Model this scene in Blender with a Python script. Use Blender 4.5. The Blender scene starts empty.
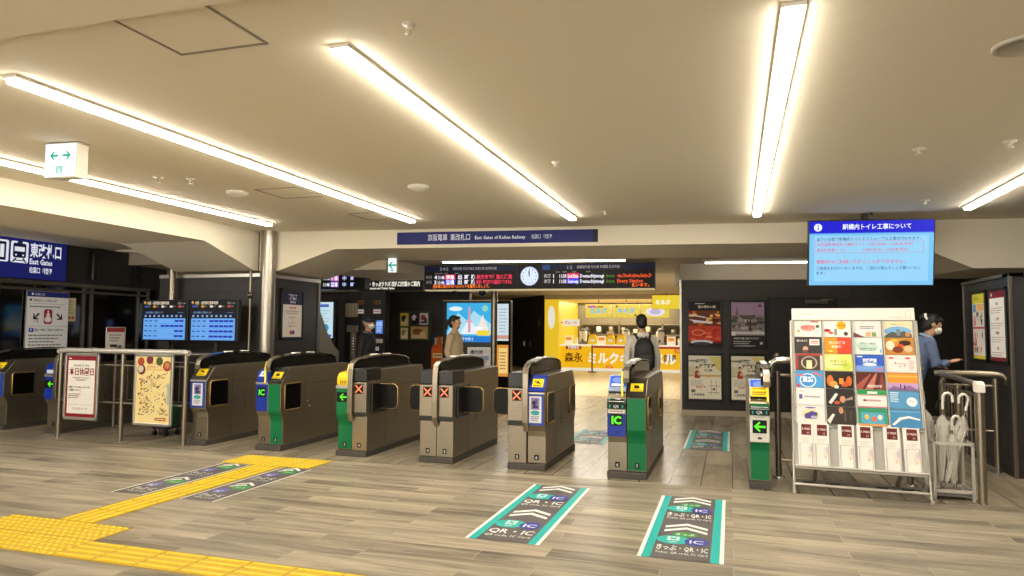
import bpy, bmesh, math, random
from mathutils import Vector, Matrix, Euler
random.seed(7)
S = bpy.context.scene
COL = S.collection
PI = math.pi
R = math.radians

# ------------------------------------------------------------------ materials
def lin(h):
    if isinstance(h, str):
        h = h.lstrip('#'); c = [int(h[i:i+2], 16)/255 for i in (0, 2, 4)]
    else: c = [x/255 for x in h]
    return tuple(x/12.92 if x <= .04045 else ((x+.055)/1.055)**2.4 for x in c)
_M = {}
def M(h, rough=.5, metal=0., emit=0., spec=.5, var=0., alpha=1.):
    key = (h, rough, metal, emit, spec, var, alpha)
    if key in _M: return _M[key]
    m = bpy.data.materials.new('mat_%d' % len(_M)); m.use_nodes = True
    nt = m.node_tree; b = nt.nodes['Principled BSDF']; c = lin(h)
    b.inputs['Base Color'].default_value = (*c, 1)
    b.inputs['Roughness'].default_value = rough; b.inputs['Metallic'].default_value = metal
    b.inputs['Specular IOR Level'].default_value = spec
    b.inputs['Alpha'].default_value = alpha
    if emit:
        b.inputs['Emission Color'].default_value = (*c, 1); b.inputs['Emission Strength'].default_value = emit
        if emit >= .5: b.inputs['Base Color'].default_value = (c[0]*.1, c[1]*.1, c[2]*.1, 1)
    if var:
        n = nt.nodes.new('ShaderNodeTexNoise'); n.inputs['Scale'].default_value = 6; n.inputs['Detail'].default_value = 4
        tc = nt.nodes.new('ShaderNodeTexCoord'); nt.links.new(tc.outputs['Object'], n.inputs['Vector'])
        mx = nt.nodes.new('ShaderNodeMix'); mx.data_type = 'RGBA'
        mx.inputs[6].default_value = (*[x*(1-var) for x in c], 1); mx.inputs[7].default_value = (*[min(1, x*(1+var)) for x in c], 1)
        nt.links.new(n.outputs['Fac'], mx.inputs[0]); nt.links.new(mx.outputs[2], b.inputs['Base Color'])
    _M[key] = m
    return m
def brushed(h, rough=.34, metal=.85, scale=(2, 2, 160)):
    key = ('br', h, rough, metal, scale)
    if key in _M: return _M[key]
    m = bpy.data.materials.new('brushed_metal'); m.use_nodes = True; nt = m.node_tree; b = nt.nodes['Principled BSDF']
    tc = nt.nodes.new('ShaderNodeTexCoord'); mp = nt.nodes.new('ShaderNodeMapping'); mp.inputs['Scale'].default_value = scale
    n = nt.nodes.new('ShaderNodeTexNoise'); n.inputs['Scale'].default_value = 1.5; n.inputs['Detail'].default_value = 3
    nt.links.new(tc.outputs['Object'], mp.inputs['Vector']); nt.links.new(mp.outputs['Vector'], n.inputs['Vector'])
    c = lin(h); mx = nt.nodes.new('ShaderNodeMix'); mx.data_type = 'RGBA'
    mx.inputs[6].default_value = (*[x*.85 for x in c], 1); mx.inputs[7].default_value = (*[min(1, x*1.12) for x in c], 1)
    nt.links.new(n.outputs['Fac'], mx.inputs[0]); nt.links.new(mx.outputs[2], b.inputs['Base Color'])
    b.inputs['Metallic'].default_value = metal; b.inputs['Roughness'].default_value = rough
    _M[key] = m; return m
def planks(name, c1, c2, mortar, bw, bh, rot, gx, rough=.38, mort=.004, grain=.5):
    m = bpy.data.materials.new(name); m.use_nodes = True; nt = m.node_tree; N = nt.nodes; L = nt.links; b = N['Principled BSDF']
    tc = N.new('ShaderNodeTexCoord'); mp = N.new('ShaderNodeMapping'); mp.inputs['Rotation'].default_value = rot
    L.new(tc.outputs['Object'], mp.inputs['Vector'])
    br = N.new('ShaderNodeTexBrick'); br.offset = .37; br.offset_frequency = 2
    br.inputs['Scale'].default_value = 1; br.inputs['Brick Width'].default_value = bw; br.inputs['Row Height'].default_value = bh
    br.inputs['Mortar Size'].default_value = mort; br.inputs['Mortar Smooth'].default_value = .2; br.inputs['Bias'].default_value = 0
    br.inputs['Color1'].default_value = (0, 0, 0, 1); br.inputs['Color2'].default_value = (1, 1, 1, 1); br.inputs['Mortar'].default_value = (.5, .5, .5, 1)
    L.new(mp.outputs['Vector'], br.inputs['Vector'])
    # offset the grain per plank
    ad = N.new('ShaderNodeVectorMath'); ad.operation = 'MULTIPLY_ADD'
    ad.inputs[1].default_value = (7, 13, 3); L.new(br.outputs['Color'], ad.inputs[0]); L.new(mp.outputs['Vector'], ad.inputs[2])
    mg = N.new('ShaderNodeMapping'); mg.inputs['Scale'].default_value = gx; L.new(ad.outputs[0], mg.inputs['Vector'])
    n1 = N.new('ShaderNodeTexNoise'); n1.inputs['Scale'].default_value = 1; n1.inputs['Detail'].default_value = 7; n1.inputs['Roughness'].default_value = .65; n1.inputs['Distortion'].default_value = .6
    L.new(mg.outputs['Vector'], n1.inputs['Vector'])
    w = N.new('ShaderNodeMath'); w.operation = 'MULTIPLY_ADD'; w.inputs[1].default_value = .4
    sep = N.new('ShaderNodeSeparateColor'); L.new(br.outputs['Color'], sep.inputs[0])
    st = N.new('ShaderNodeMapRange'); st.inputs['From Min'].default_value = .5-grain*.42; st.inputs['From Max'].default_value = .5+grain*.42
    L.new(n1.outputs['Fac'], st.inputs['Value'])
    md = N.new('ShaderNodeMath'); md.operation = 'MULTIPLY'; md.inputs[1].default_value = .6; L.new(st.outputs[0], md.inputs[0])
    L.new(sep.outputs[0], w.inputs[0]); L.new(md.outputs[0], w.inputs[2])
    mx = N.new('ShaderNodeMix'); mx.data_type = 'RGBA'; mx.inputs[6].default_value = (*lin(c1), 1); mx.inputs[7].default_value = (*lin(c2), 1)
    L.new(w.outputs[0], mx.inputs[0])
    m2 = N.new('ShaderNodeMix'); m2.data_type = 'RGBA'; m2.inputs[7].default_value = (*lin(mortar), 1)
    L.new(br.outputs['Fac'], m2.inputs[0]); L.new(mx.outputs[2], m2.inputs[6]); L.new(m2.outputs[2], b.inputs['Base Color'])
    b.inputs['Roughness'].default_value = rough
    bp = N.new('ShaderNodeBump'); bp.inputs['Strength'].default_value = .12; bp.inputs['Distance'].default_value = .01
    L.new(n1.outputs['Fac'], bp.inputs['Height']); L.new(bp.outputs['Normal'], b.inputs['Normal'])
    return m

STEEL = brushed('968c7b', .3); STEELD = brushed('7d756a'); CHROME = brushed('c9c4ba', .22, 1.)
BLACK = M('141312', .35); GLOSS = M('0b0b0c', .08); DARK = M('2a2826', .5); PLINTH = M('4a4640', .55)
WHITE = M('eeeae2', .5); ALU = brushed('cfcac0', .3, .8); GOLD = M('b99a58', .3, .8)

# ------------------------------------------------------------------ mesh builder
class B:
    def __init__(s): s.v = []; s.f = []; s.m = []; s.mats = []; s.sm = []
    def mi(s, mat):
        if mat not in s.mats: s.mats.append(mat)
        return s.mats.index(mat)
    def add(s, vs, fs, mat, smooth=False):
        o = len(s.v); k = s.mi(mat); s.v += [tuple(v) for v in vs]
        for f in fs: s.f.append([i+o for i in f]); s.m.append(k); s.sm.append(smooth)
        return s
    def box(s, x0, x1, y0, y1, z0, z1, mat, rot=None, c=None):
        vs = [(x, y, z) for x in (x0, x1) for y in (y0, y1) for z in (z0, z1)]
        if rot is not None:
            c = Vector(c or ((x0+x1)/2, (y0+y1)/2, (z0+z1)/2)); R = Euler(rot).to_matrix()
            vs = [R @ (Vector(v)-c)+c for v in vs]
        return s.add(vs, [(0, 1, 3, 2), (4, 6, 7, 5), (0, 4, 5, 1), (2, 3, 7, 6), (0, 2, 6, 4), (1, 5, 7, 3)], mat)
    def prism(s, pts, a0, a1, axis, mat, smooth=False):
        """2-D outline extruded along axis: 'x' pts=(y,z); 'y' pts=(x,z); 'z' pts=(x,y)"""
        def P(p, a): return {'x': (a, p[0], p[1]), 'y': (p[0], a, p[1]), 'z': (p[0], p[1], a)}[axis]
        n = len(pts); vs = [P(p, a0) for p in pts]+[P(p, a1) for p in pts]
        ar = sum(pts[i][0]*pts[(i+1) % n][1]-pts[(i+1) % n][0]*pts[i][1] for i in range(n))
        rev = (ar < 0) ^ (axis == 'y')
        caps = [list(range(n))[::-1], list(range(n, 2*n))]; side = [(i, (i+1) % n, (i+1) % n+n, i+n) for i in range(n)]
        if rev: caps = [c[::-1] for c in caps]; side = [c[::-1] for c in side]
        s.add(vs, caps, mat); o = len(s.v)-2*n; k = s.mi(mat)
        for f in side: s.f.append([i+o for i in f]); s.m.append(k); s.sm.append(smooth)
        return s
    def tube(s, path, r, mat, n=10, closed=False, ry=None):
        P = [Vector(p) for p in path]; N = len(P); rings = []
        up = Vector((0, 0, 1)); prev = None
        for i in range(N):
            if closed: t = (P[(i+1) % N]-P[i-1]).normalized()
            else: t = (P[min(i+1, N-1)]-P[max(i-1, 0)]).normalized()
            if prev is None:
                a = t.cross(up)
                if a.length < .05: a = t.cross(Vector((0, 1, 0)))
                a.normalize()
            else: a = (prev-t*prev.dot(t)).normalized()
            prev = a; b = t.cross(a); rr = r[i] if isinstance(r, (list, tuple)) else r; rb = rr if ry is None else ry
            rings.append([P[i]+a*math.cos(2*PI*j/n)*rr+b*math.sin(2*PI*j/n)*rb for j in range(n)])
        vs = [v for R in rings for v in R]; fs = []
        for i in range(N if closed else N-1):
            k = (i+1) % N
            for j in range(n): fs.append((i*n+j, i*n+(j+1) % n, k*n+(j+1) % n, k*n+j))
        s.add(vs, fs, mat, True)
        if not closed: s.add(rings[0], [list(range(n))[::-1]], mat); s.add(rings[-1], [list(range(n))], mat)
        return s
    def cyl(s, a, b, r, mat, n=20, r2=None):
        return s.tube([a, b], [r, r if r2 is None else r2], mat, n)
    def lathe(s, prof, mat, c=(0, 0, 0), n=24):
        vs = [(c[0]+r*math.cos(2*PI*j/n), c[1]+r*math.sin(2*PI*j/n), c[2]+z) for r, z in prof for j in range(n)]
        fs = [(i*n+j, i*n+(j+1) % n, (i+1)*n+(j+1) % n, (i+1)*n+j) for i in range(len(prof)-1) for j in range(n)]
        s.add(vs, fs, mat, True)
        for i, rev in ((0, 1), (len(prof)-1, 0)):
            if prof[i][0] > 1e-4:
                f = list(range(i*n, i*n+n)); s.add([vs[q] for q in f], [list(range(n))[::-1] if rev else list(range(n))], mat)
        return s
    def ell(s, c, r, mat, n=14, m=9, rot=None):
        vs = []; R = Euler(rot).to_matrix() if rot else Matrix.Identity(3); c = Vector(c)
        for i in range(m+1):
            p = PI*i/m
            for j in range(n):
                vs.append(c+R @ Vector((r[0]*math.sin(p)*math.cos(2*PI*j/n), r[1]*math.sin(p)*math.sin(2*PI*j/n), -r[2]*math.cos(p))))
        fs = [(i*n+j, i*n+(j+1) % n, (i+1)*n+(j+1) % n, (i+1)*n+j) for i in range(m) for j in range(n)]
        return s.add(vs, fs, mat, True)
    def ribbon(s, path, x0, x1, t, mat):
        """band following a (y,z) path, from x0 to x1, thickness t to the path's left"""
        n = len(path); L = []
        for i in range(n):
            p0 = path[max(i-1, 0)]; p1 = path[min(i+1, n-1)]; d = Vector((p1[0]-p0[0], p1[1]-p0[1])).normalized()
            L.append((path[i][0]-d.y*t, path[i][1]+d.x*t))
        vs = []
        for i in range(n):
            y, z = path[i]; u, w = L[i]; vs += [(x0, y, z), (x1, y, z), (x1, u, w), (x0, u, w)]
        fs = []
        for i in range(n-1):
            for j in range(4): fs.append((i*4+j, i*4+(j+1) % 4, (i+1)*4+(j+1) % 4, (i+1)*4+j))
        fs += [(3, 2, 1, 0), tuple((n-1)*4+j for j in range(4))]
        return s.add(vs, fs, mat)
    def loft(s, pts, rad, mat, n=16, ref=(0, 1, 0)):
        """limb: elliptical rings; rad items (side, depth)"""
        P = [Vector(p) for p in pts]; N = len(P); rings = []; ref = Vector(ref)
        for i in range(N):
            t = (P[min(i+1, N-1)]-P[max(i-1, 0)]).normalized()
            a = t.cross(ref)
            if a.length < .1: a = t.cross(Vector((1, 0, 0)))
            a.normalize(); b = t.cross(a).normalized(); r = rad[i]; r = r if isinstance(r, tuple) else (r, r)
            rings.append([P[i]+a*math.cos(2*PI*j/n)*r[0]+b*math.sin(2*PI*j/n)*r[1] for j in range(n)])
        vs = [v for R in rings for v in R]
        fs = [(i*n+j, i*n+(j+1) % n, (i+1)*n+(j+1) % n, (i+1)*n+j) for i in range(N-1) for j in range(n)]
        fs += [tuple(range(n))[::-1], tuple((N-1)*n+j for j in range(n))]
        return s.add(vs, fs, mat, True)
    def build(s, name, parent=None, loc=None, rot=None, bev=0, seg=2, recalc=False):
        me = bpy.data.meshes.new(name); me.from_pydata([tuple(v) for v in s.v], [], s.f); me.update()
        for m in s.mats: me.materials.append(m)
        me.polygons.foreach_set('material_index', s.m); me.polygons.foreach_set('use_smooth', s.sm)
        if recalc:
            bm = bmesh.new(); bm.from_mesh(me); bmesh.ops.recalc_face_normals(bm, faces=bm.faces[:]); bm.to_mesh(me); bm.free()
        o = bpy.data.objects.new(name, me); COL.objects.link(o)
        if parent: o.parent = parent
        if loc: o.location = loc
        if rot: o.rotation_euler = rot
        if bev:
            bm = o.modifiers.new('bevel', 'BEVEL'); bm.width = bev; bm.segments = seg; bm.limit_method = 'ANGLE'; bm.angle_limit = .7
        return o

def tag(o, label, cat, group=None, kind=None):
    o['label'] = label; o['category'] = cat
    if group: o['group'] = group
    if kind: o['kind'] = kind
    return o
def thing(name, label, cat, loc=(0, 0, 0), rot=(0, 0, 0), group=None):
    o = bpy.data.objects.new(name, None); COL.objects.link(o); o.location = loc; o.rotation_euler = rot; o.empty_display_size = .1
    return tag(o, label, cat, group)
def struct(o): o['kind'] = 'structure'; return o
def copy_tree(o, parent=None):
    c = o.copy(); COL.objects.link(c); c.parent = parent
    for ch in list(o.children): copy_tree(ch, c)
    return c

# ------------------------------------------------------------------ lettering and flat artwork
_T = {}
def glyphs(body, bold):
    k = (body, bold)
    if k in _T: return _T[k]
    c = bpy.data.curves.new('lettering', 'FONT'); c.body = body; c.resolution_u = 1 if len(body) > 5 else 2; c.fill_mode = 'FRONT'; c.offset = bold
    o = bpy.data.objects.new('lettering', c); COL.objects.link(o); bpy.context.view_layer.update()
    me = bpy.data.meshes.new_from_object(o.evaluated_get(bpy.context.evaluated_depsgraph_get()))
    r = ([(v.co.x, v.co.y) for v in me.vertices], [list(p.vertices) for p in me.polygons])
    bpy.data.objects.remove(o); bpy.data.curves.remove(c); bpy.data.meshes.remove(me)
    _T[k] = r; return r
class Art(B):
    """flat picture on a w x h rectangle in local XZ facing -Y, origin at its centre, 0..1 drawing coordinates"""
    def __init__(s, w, h, base, emit=0., rough=.5, step=.0004):
        super().__init__(); s.w, s.h, s.e, s.r, s.k, s.st = w, h, emit, rough, 0, step
        s.rect(0, 0, 1, 1, base)
    def P(s, x, z): return ((x-.5)*s.w, -s.k*s.st, (z-.5)*s.h)
    def mat(s, c, e=None):
        if not isinstance(c, str) : return c
        e = s.e if e is None else e
        return M(c, s.r, 0, e, .3)
    def poly(s, pts, c, e=None, same=False):
        if not same: s.k += 1
        vs = [s.P(*p) for p in pts]; n = len(pts)
        ar = sum(vs[i][0]*vs[(i+1) % n][2]-vs[(i+1) % n][0]*vs[i][2] for i in range(n))
        return s.add(vs, [list(range(n)) if ar > 0 else list(range(n))[::-1]], s.mat(c, e))
    def rect(s, x0, z0, x1, z1, c, e=None, same=False): return s.poly([(x0, z0), (x1, z0), (x1, z1), (x0, z1)], c, e, same)
    def oval(s, x, z, rx, rz, c, e=None, n=20, same=False): return s.poly([(x+rx*math.cos(2*PI*i/n), z+rz*math.sin(2*PI*i/n)) for i in range(n)], c, e, same)
    def disc(s, x, z, r, c, e=None, same=False): return s.oval(x, z, r*s.h/s.w, r, c, e, same=same)
    def text(s, body, x, z, size, c, align='l', maxw=None, bold=.012, e=None, same=False):
        """size = cap height as share of panel height; maxw = share of panel width"""
        if not same: s.k += 1
        V, F = glyphs(body, bold)
        if not V: return s
        x0 = min(v[0] for v in V); x1 = max(v[0] for v in V)
        k = size*s.h/.75; kx = k
        if maxw and (x1-x0)*k > maxw*s.w: kx = maxw*s.w/(x1-x0)
        wd = (x1-x0)*kx/s.w; ox = x-{'l': 0, 'c': wd/2, 'r': wd}[align]
        vs = [((ox-.5)*s.w+(v[0]-x0)*kx, -s.k*s.st, (z-.5)*s.h+v[1]*k) for v in V]
        return s.add(vs, F, s.mat(c, e))
    def lines(s, x0, x1, z0, z1, n, c, jag=.3, fill=.5, seed=1):
        """fine print too small to read: rows of short dashes"""
        r = random.Random(seed); s.k += 1; dz = (z1-z0)/n
        for i in range(n):
            x = x0; zz = z1-(i+1)*dz+dz*(1-fill)/2; end = x1-(x1-x0)*jag*r.random()
            while x < end:
                w = (x1-x0)*r.uniform(.04, .12); w = min(w, end-x)
                s.rect(x, zz, x+w, zz+dz*fill, c, same=True); x += w+(x1-x0)*.02
        return s
def arrow(a, x, z, w, h, ang, c, e=None, t=.32):
    """solid arrow artwork, w x h in panel shares (of height)"""
    pts = [(-.5, -t/2), (.0, -t/2), (.0, -.5), (.5, 0), (.0, .5), (.0, t/2), (-.5, t/2)]
    ca, sa = math.cos(ang), math.sin(ang); asp = a.h/a.w
    a.poly([(x+(p[0]*w*ca-p[1]*h*sa)*asp, z+p[0]*w*sa+p[1]*h*ca) for p in pts], c, e)
def open_arrow(a, x, z, s, ang, c, e=None, t=.16):
    """line arrow: shaft and chevron head"""
    ca, sa = math.cos(ang), math.sin(ang); asp = a.h/a.w
    def q(px, pz): return (x+(px*ca-pz*sa)*s*asp, z+(px*sa+pz*ca)*s)
    h = t/2
    a.poly([q(-.5, -h), (q(.42, -h)), q(.42, h), q(-.5, h)], c, e)
    a.poly([q(.5, 0), q(.05, .45), q(-.08, .35), q(.25+.02, 0)], c, e, True)
    a.poly([q(.5, 0), q(.27, 0), q(-.08, -.35), q(.05, -.45)], c, e, True)
def cross(a, x, z, s, c, e=None, t=.2):
    asp = a.h/a.w
    for k in (1, -1):
        d = .7071*t/2
        pts = [(-.5-0, -.5*k), (.5, .5*k)]
        n = (-.7071*k*t/2, .7071*t/2)
        P = [(pts[0][0]+n[0], pts[0][1]+n[1]), (pts[0][0]-n[0], pts[0][1]-n[1]), (pts[1][0]-n[0], pts[1][1]-n[1]), (pts[1][0]+n[0], pts[1][1]+n[1])]
        a.poly([(x+p[0]*s*asp, z+p[1]*s) for p in P], c, e, same=(k == -1))

# ------------------------------------------------------------------ camera
cam = bpy.data.cameras.new('camera'); co = bpy.data.objects.new('camera', cam); COL.objects.link(co)
cam.sensor_fit = 'HORIZONTAL'; cam.sensor_width = 36; cam.lens = 698/1024*36
yaw, pitch, roll = math.radians(17.4), math.radians(3.53), math.radians(.44)
Fw = Vector((-math.sin(yaw)*math.cos(pitch), math.cos(yaw)*math.cos(pitch), math.sin(pitch)))
Rt = Vector((math.cos(yaw), math.sin(yaw), 0)); Up = Rt.cross(Fw)
r2 = Rt*math.cos(roll)+Up*math.sin(roll); u2 = -Rt*math.sin(roll)+Up*math.cos(roll)
mt = Matrix((r2, u2, -Fw)).transposed().to_4x4(); mt.translation = (0, 0, 1.5)
co.matrix_world = mt; cam.clip_start = .05; S.camera = co

# ================================================================== SETTING
CEIL = M('e4dac5', .75, var=.015); BEAM = M('e3dac6', .7); SOFF = M('b8ad9c', .75)
floorm = planks('wood_plank_tile', '584e42', 'c0b49d', 'b0a690', 1.2, .2, (0, 0, 0), (.8, 7, 1), .38, .003, .33)
floorb = planks('long_plank_tile', '7a6f5e', 'b8ac96', '5f574b', 1.2, .3, (0, 0, PI/2), (.8, 6, 1), .25, .006, .45)
floorc = planks('pale_shop_tile', 'c9b690', 'd8c7a4', 'b09a70', .9, .45, (0, 0, PI/2), (1, 3, 1), .22, .008, .4)
wallm = planks('dark_wood_panel', '2a2623', '3b3632', '191715', 1.8, .3, (PI/2, 0, 0), (1.2, 30, 12), .45, .004, .7)
wallx = planks('dark_wood_panel_side', '2a2623', '3b3632', '191715', 1.8, .3, (PI/2, 0, PI/2), (1.2, 30, 12), .45, .004, .7)
def slab(name, x0, x1, y0, y1, z0, z1, mat): return struct(B().box(x0, x1, y0, y1, z0, z1, mat).build(name))
slab('floor', -14, 7, -4, 7.15, -.1, 0, floorm)
slab('floor_concourse', -14, 7, 7.15, 16.2, -.1, 0, floorb)
slab('floor_rear', -14, 7, 16.2, 34, -.1, 0, floorc)
B_ = struct(B().box(-14, 7, 16.17, 16.23, 0, .004, M('a88a4a', .35, .6)).build('trim_1'))
slab('ceiling', -14, 7, -4, 11.0, 3.0, 3.1, CEIL)
slab('ceiling_concourse', -14, 7, 11.0, 15.2, 2.76, 3.1, SOFF)
slab('ceiling_rear', -14, 7, 15.2, 34, 2.92, 3.1, SOFF)
slab('trim_near', -3.9, -2.16+.5, -4, 2.52, 2.96, 3.0, CEIL)
# main beam with sloping haunches, turned 7.4 degrees
ang = math.atan(.13); ca, sa = math.cos(ang), math.sin(ang)
def bw(X): return X/ca     # along-beam coordinate of world X on its front face
prof = [(bw(-6.95), 3.0), (bw(-6.95), 2.40), (bw(-6.62), 2.40), (bw(-5.72), 2.72), (bw(2.2), 2.72), (bw(3.0), 2.36), (bw(6.5), 2.36), (bw(6.5), 3.0)]
struct(B().prism(prof, 0, 1.75, 'y', BEAM).build('trim_beam', loc=(0, 10.0, 0), rot=(0, 0, ang)))
# raised lip along the beam's lower edge
lip = B(); lp = [(bw(-6.62), 2.40), (bw(-5.72), 2.72), (bw(2.2), 2.72), (bw(3.0), 2.36)]
for a, b in zip(lp, lp[1:]):
    lip.prism([a, b, (b[0], b[1]+.03), (a[0], a[1]+.03)], -.015, .0, 'y', BEAM)
struct(lip.build('trim_beam_lip', loc=(0, 10.0, 0), rot=(0, 0, ang)))
# beam along the left side
struct(B().prism([(-4, 3.0), (-4, 2.72), (7.9, 2.72), (8.95, 2.40), (9.08, 2.40), (9.08, 3.0)], -8.4, -6.96, 'x', BEAM).build('trim_beam_left'))
lip = B()
for a, b in (((-4, 2.72), (7.9, 2.72)), ((7.9, 2.72), (8.95, 2.40))): lip.prism([a, b, (b[0], b[1]+.03), (a[0], a[1]+.03)], -6.96, -6.945, 'x', BEAM)
struct(lip.build('trim_beam_left_lip'))
# small beams behind
slab('trim_beam_side', -7.2, -5.75, 10.95, 15.0, 2.56, 2.76, BEAM)
struct(B().prism([(-11.3, 3.0), (-11.3, 2.98), (-10.7, 2.93), (-10.0, 2.72), (-9.7, 2.72), (-9.7, 3.0)], 10.5, 10.9, 'y', BEAM).build('trim_beam_far_left'))
# poster wall on the right, rotated like the beam
pw = Vector((-.86, 13.15, 0))
struct(B().box(0, 6.4, 0, .14, .1, 2.46, wallm).build('wall_right_rear', loc=pw, rot=(0, 0, ang)))
struct(B().box(0, .12, .14, 1.8, .1, 2.46, wallm).build('wall_right_return', loc=pw))
struct(B().box(-.02, 6.4, -.015, .15, 0, .1, M('c8bca6', .4)).build('baseboard_right_rear', loc=pw, rot=(0, 0, ang)))
struct(B().box(-.02, 6.4, -.02, 1.8, 2.46, 2.76, SOFF).build('trim_bulkhead', loc=pw, rot=(0, 0, ang)))
struct(B().box(-.03, .0, -.02, .02, .1, 2.46, ALU).build('trim_corner', loc=pw, rot=(0, 0, ang)))
# right hand panel wall
PAN = M('302e31', .4, var=.08)
slab('wall_right', 2.84, 2.94, 8.66, 10.2, .1, 2.12, PAN)
slab('wall_right_front', 2.94, 6.5, 8.66, 8.76, .1, 2.12, PAN)
t = B().box(2.815, 2.96, 8.62, 10.22, 2.12, 2.16, STEELD).box(2.815, 6.5, 8.62, 8.80, 2.12, 2.16, STEELD)
t.box(2.815, 2.85, 8.62, 8.66, 0, 2.12, STEELD).box(2.825, 2.85, 10.19, 10.22, 0, 2.12, STEELD); struct(t.build('trim_right_frame', bev=.003))
slab('baseboard_right', 2.83, 2.95, 8.66, 10.2, 0, .1, DARK)
slab('baseboard_right_front', 2.94, 6.5, 8.645, 8.78, 0, .1, DARK)
slab('wall_right_end', 3.9, 4.0, 8.76, 14.4, 0, 2.72, PAN)
# left block (kiosk) with steel cap
slab('wall_left_block_side', -7.07, -6.95, 9.25, 10.75, 0, 2.32, wallx)
slab('wall_left_block', -9.0, -7.07, 9.25, 9.37, 0, 2.32, wallm)
t = B().box(-9.0, -6.93, 9.23, 9.39, 2.32, 2.38, ALU).box(-7.09, -6.93, 9.39, 10.78, 2.32, 2.38, ALU).box(-6.97, -6.93, 10.72, 10.78, 0, 2.32, STEELD)
struct(t.build('trim_left_block', bev=.004))
# far left wall
slab('wall_left', -11.7, -11.5, 3, 12.0, 2.31, 3.0, wallx)
slab('wall_left_end', -11.9, -11.5, 11.75, 12.0, 0, 2.31, wallm)
slab('wall_left_inside', -13.6, -13.4, 3, 12, 0, 3, M('15120f', .6))
slab('wall_far_left', -13.9, -11.5, 14.5, 14.7, 0, 2.76, M('8f8572', .7))
struct(B().box(-11.52, -11.42, 3, 11.5, 2.24, 2.31, STEELD).build('trim_left_lintel', bev=.005))
fr = B()
for y in (8.35, 9.95, 10.12, 11.2, 11.45): fr.box(-11.5, -11.44, y, y+.06, 0, 2.24, STEELD)
fr.box(-11.5, -11.44, 8.35, 11.5, 2.14, 2.18, STEELD)
w1 = struct(fr.build('window_1', bev=.003))
gl = M('0c0d0f', .06, 0, 0, .6)
B().box(-11.49, -11.47, 3, 11.5, 0, 2.24, gl).build('pane', w1)
# rear walls
slab('wall_rear', -10.2, -5.95, 15.6, 15.75, 0, 2.44, wallm)
slab('trim_bulkhead_rear', -14, -5.6, 15.2, 15.9, 2.44, 2.92, SOFF)
# dark doored wall next to the shop
P1 = Vector((-9.3, 29.4, 0)); P2 = Vector((-6.98, 26.6, 0)); dv = P2-P1
struct(B().box(0, dv.length, 0, .15, 0, 2.92, wallm).build('wall_shop_side', loc=P1, rot=(0, 0, math.atan2(dv.y, dv.x))))
slab('wall_back', -14, 7, 33.5, 33.7, 0, 3, M('6a5f4c', .6))
slab('wall_side_right', 6.6, 6.8, -4, 34, 0, 3, M('7a7266', .7))
slab('wall_side_left', -14, -13.9, -4, 34, 0, 3, M('3a3530', .7))
slab('wall_camera_side', -14, 7, -4.2, -4, 0, 3, M('c8c0b0', .7))

# ================================================================== LIGHTS
LIT = (255, 246, 228)
def strip(label, x0, y0, x1, y1, z, w=.085, e=38., seg=4):
    d = Vector((x1-x0, y1-y0, 0)); n = d.length
    t = thing('ceiling_light', label, 'light', ((x0+x1)/2, (y0+y1)/2, z), (0, 0, math.atan2(d.y, d.x)-PI/2), 'linear ceiling lights')
    B().box(-w/2-.012, w/2+.012, -n/2-.015, n/2+.015, -.02, 0, M('d8d2c4', .5)).build('housing', t)
    B().box(-w/2, w/2, -n/2, n/2, -.046, -.02, M(LIT, .4, 0, e)).build('diffuser', t, bev=.006)
    return t
strip('bright linear ceiling light running straight toward the screen on its right, rightmost but one', .29, 3.33, .33, 9.2, 3.0)
strip('long linear ceiling light starting near top centre and ending above the blue banner', -1.95, 3.16, -1.96, 8.9, 3.0)
strip('long linear ceiling light between the exit sign and the round steel column', -4.08, 3.0, -4.1, 8.55, 3.0)
strip('linear ceiling light passing behind the two-way exit sign at far left', -6.2, 3.2, -6.2, 8.32, 3.0)
strip('linear ceiling light cut by the right edge, right of the hanging screen', 2.66, 3.6, 2.66, 9.3, 3.0)
strip('thin linear light across the rear ceiling above the train departure board', -4.95, 11.6, -1.72, 11.99, 2.76, .035, 9.)
strip('thin linear light on the rear ceiling above the dark poster wall', -.42, 12.75, 2.6, 13.14, 2.76, .035, 9.)
strip('thin linear light far behind the departure boards on the left', -9.0, 12.6, -6.9, 12.87, 2.76, .05, 10.)
def area(name, loc, size, power, col=(1, .945, .85), rot=(0, 0, 0), sy=None):
    l = bpy.data.lights.new(name, 'AREA'); l.energy = power; l.color = col; l.size = size
    if sy: l.shape = 'RECTANGLE'; l.size_y = sy
    o = bpy.data.objects.new(name, l); COL.objects.link(o); o.location = loc; o.rotation_euler = rot; return o
area('concourse_fill', (-3.6, 18.5, 2.88), 5, 380, sy=5)  # added unseen fill that brightens the rear concourse
area('shop_light', (-4.4, 28.6, 2.7), 4.5, 420, (1, .86, .55), sy=3)
area('front_fill', (-3.8, -3.6, 1.6), 13, 430, (1, .945, .85), (R(98), 0, 0), sy=2.4)  # added fill behind the camera, lifts the ceiling and gate fronts
area('left_hall_fill', (-10.2, 4.6, 2.9), 2.2, 130, rot=(R(28), 0, 0))  # added unseen fill to brighten the fence and gates at left
area('left_passage_light', (-12.6, 13.2, 2.7), 1, 40)
wd = bpy.data.worlds.new('world'); S.world = wd; wd.use_nodes = True
wd.node_tree.nodes['Background'].inputs[0].default_value = (1, .92, .8, 1); wd.node_tree.nodes['Background'].inputs[1].default_value = .4
S.view_settings.view_transform = 'Standard'; S.view_settings.look = 'None'; S.view_settings.exposure = 0
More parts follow.
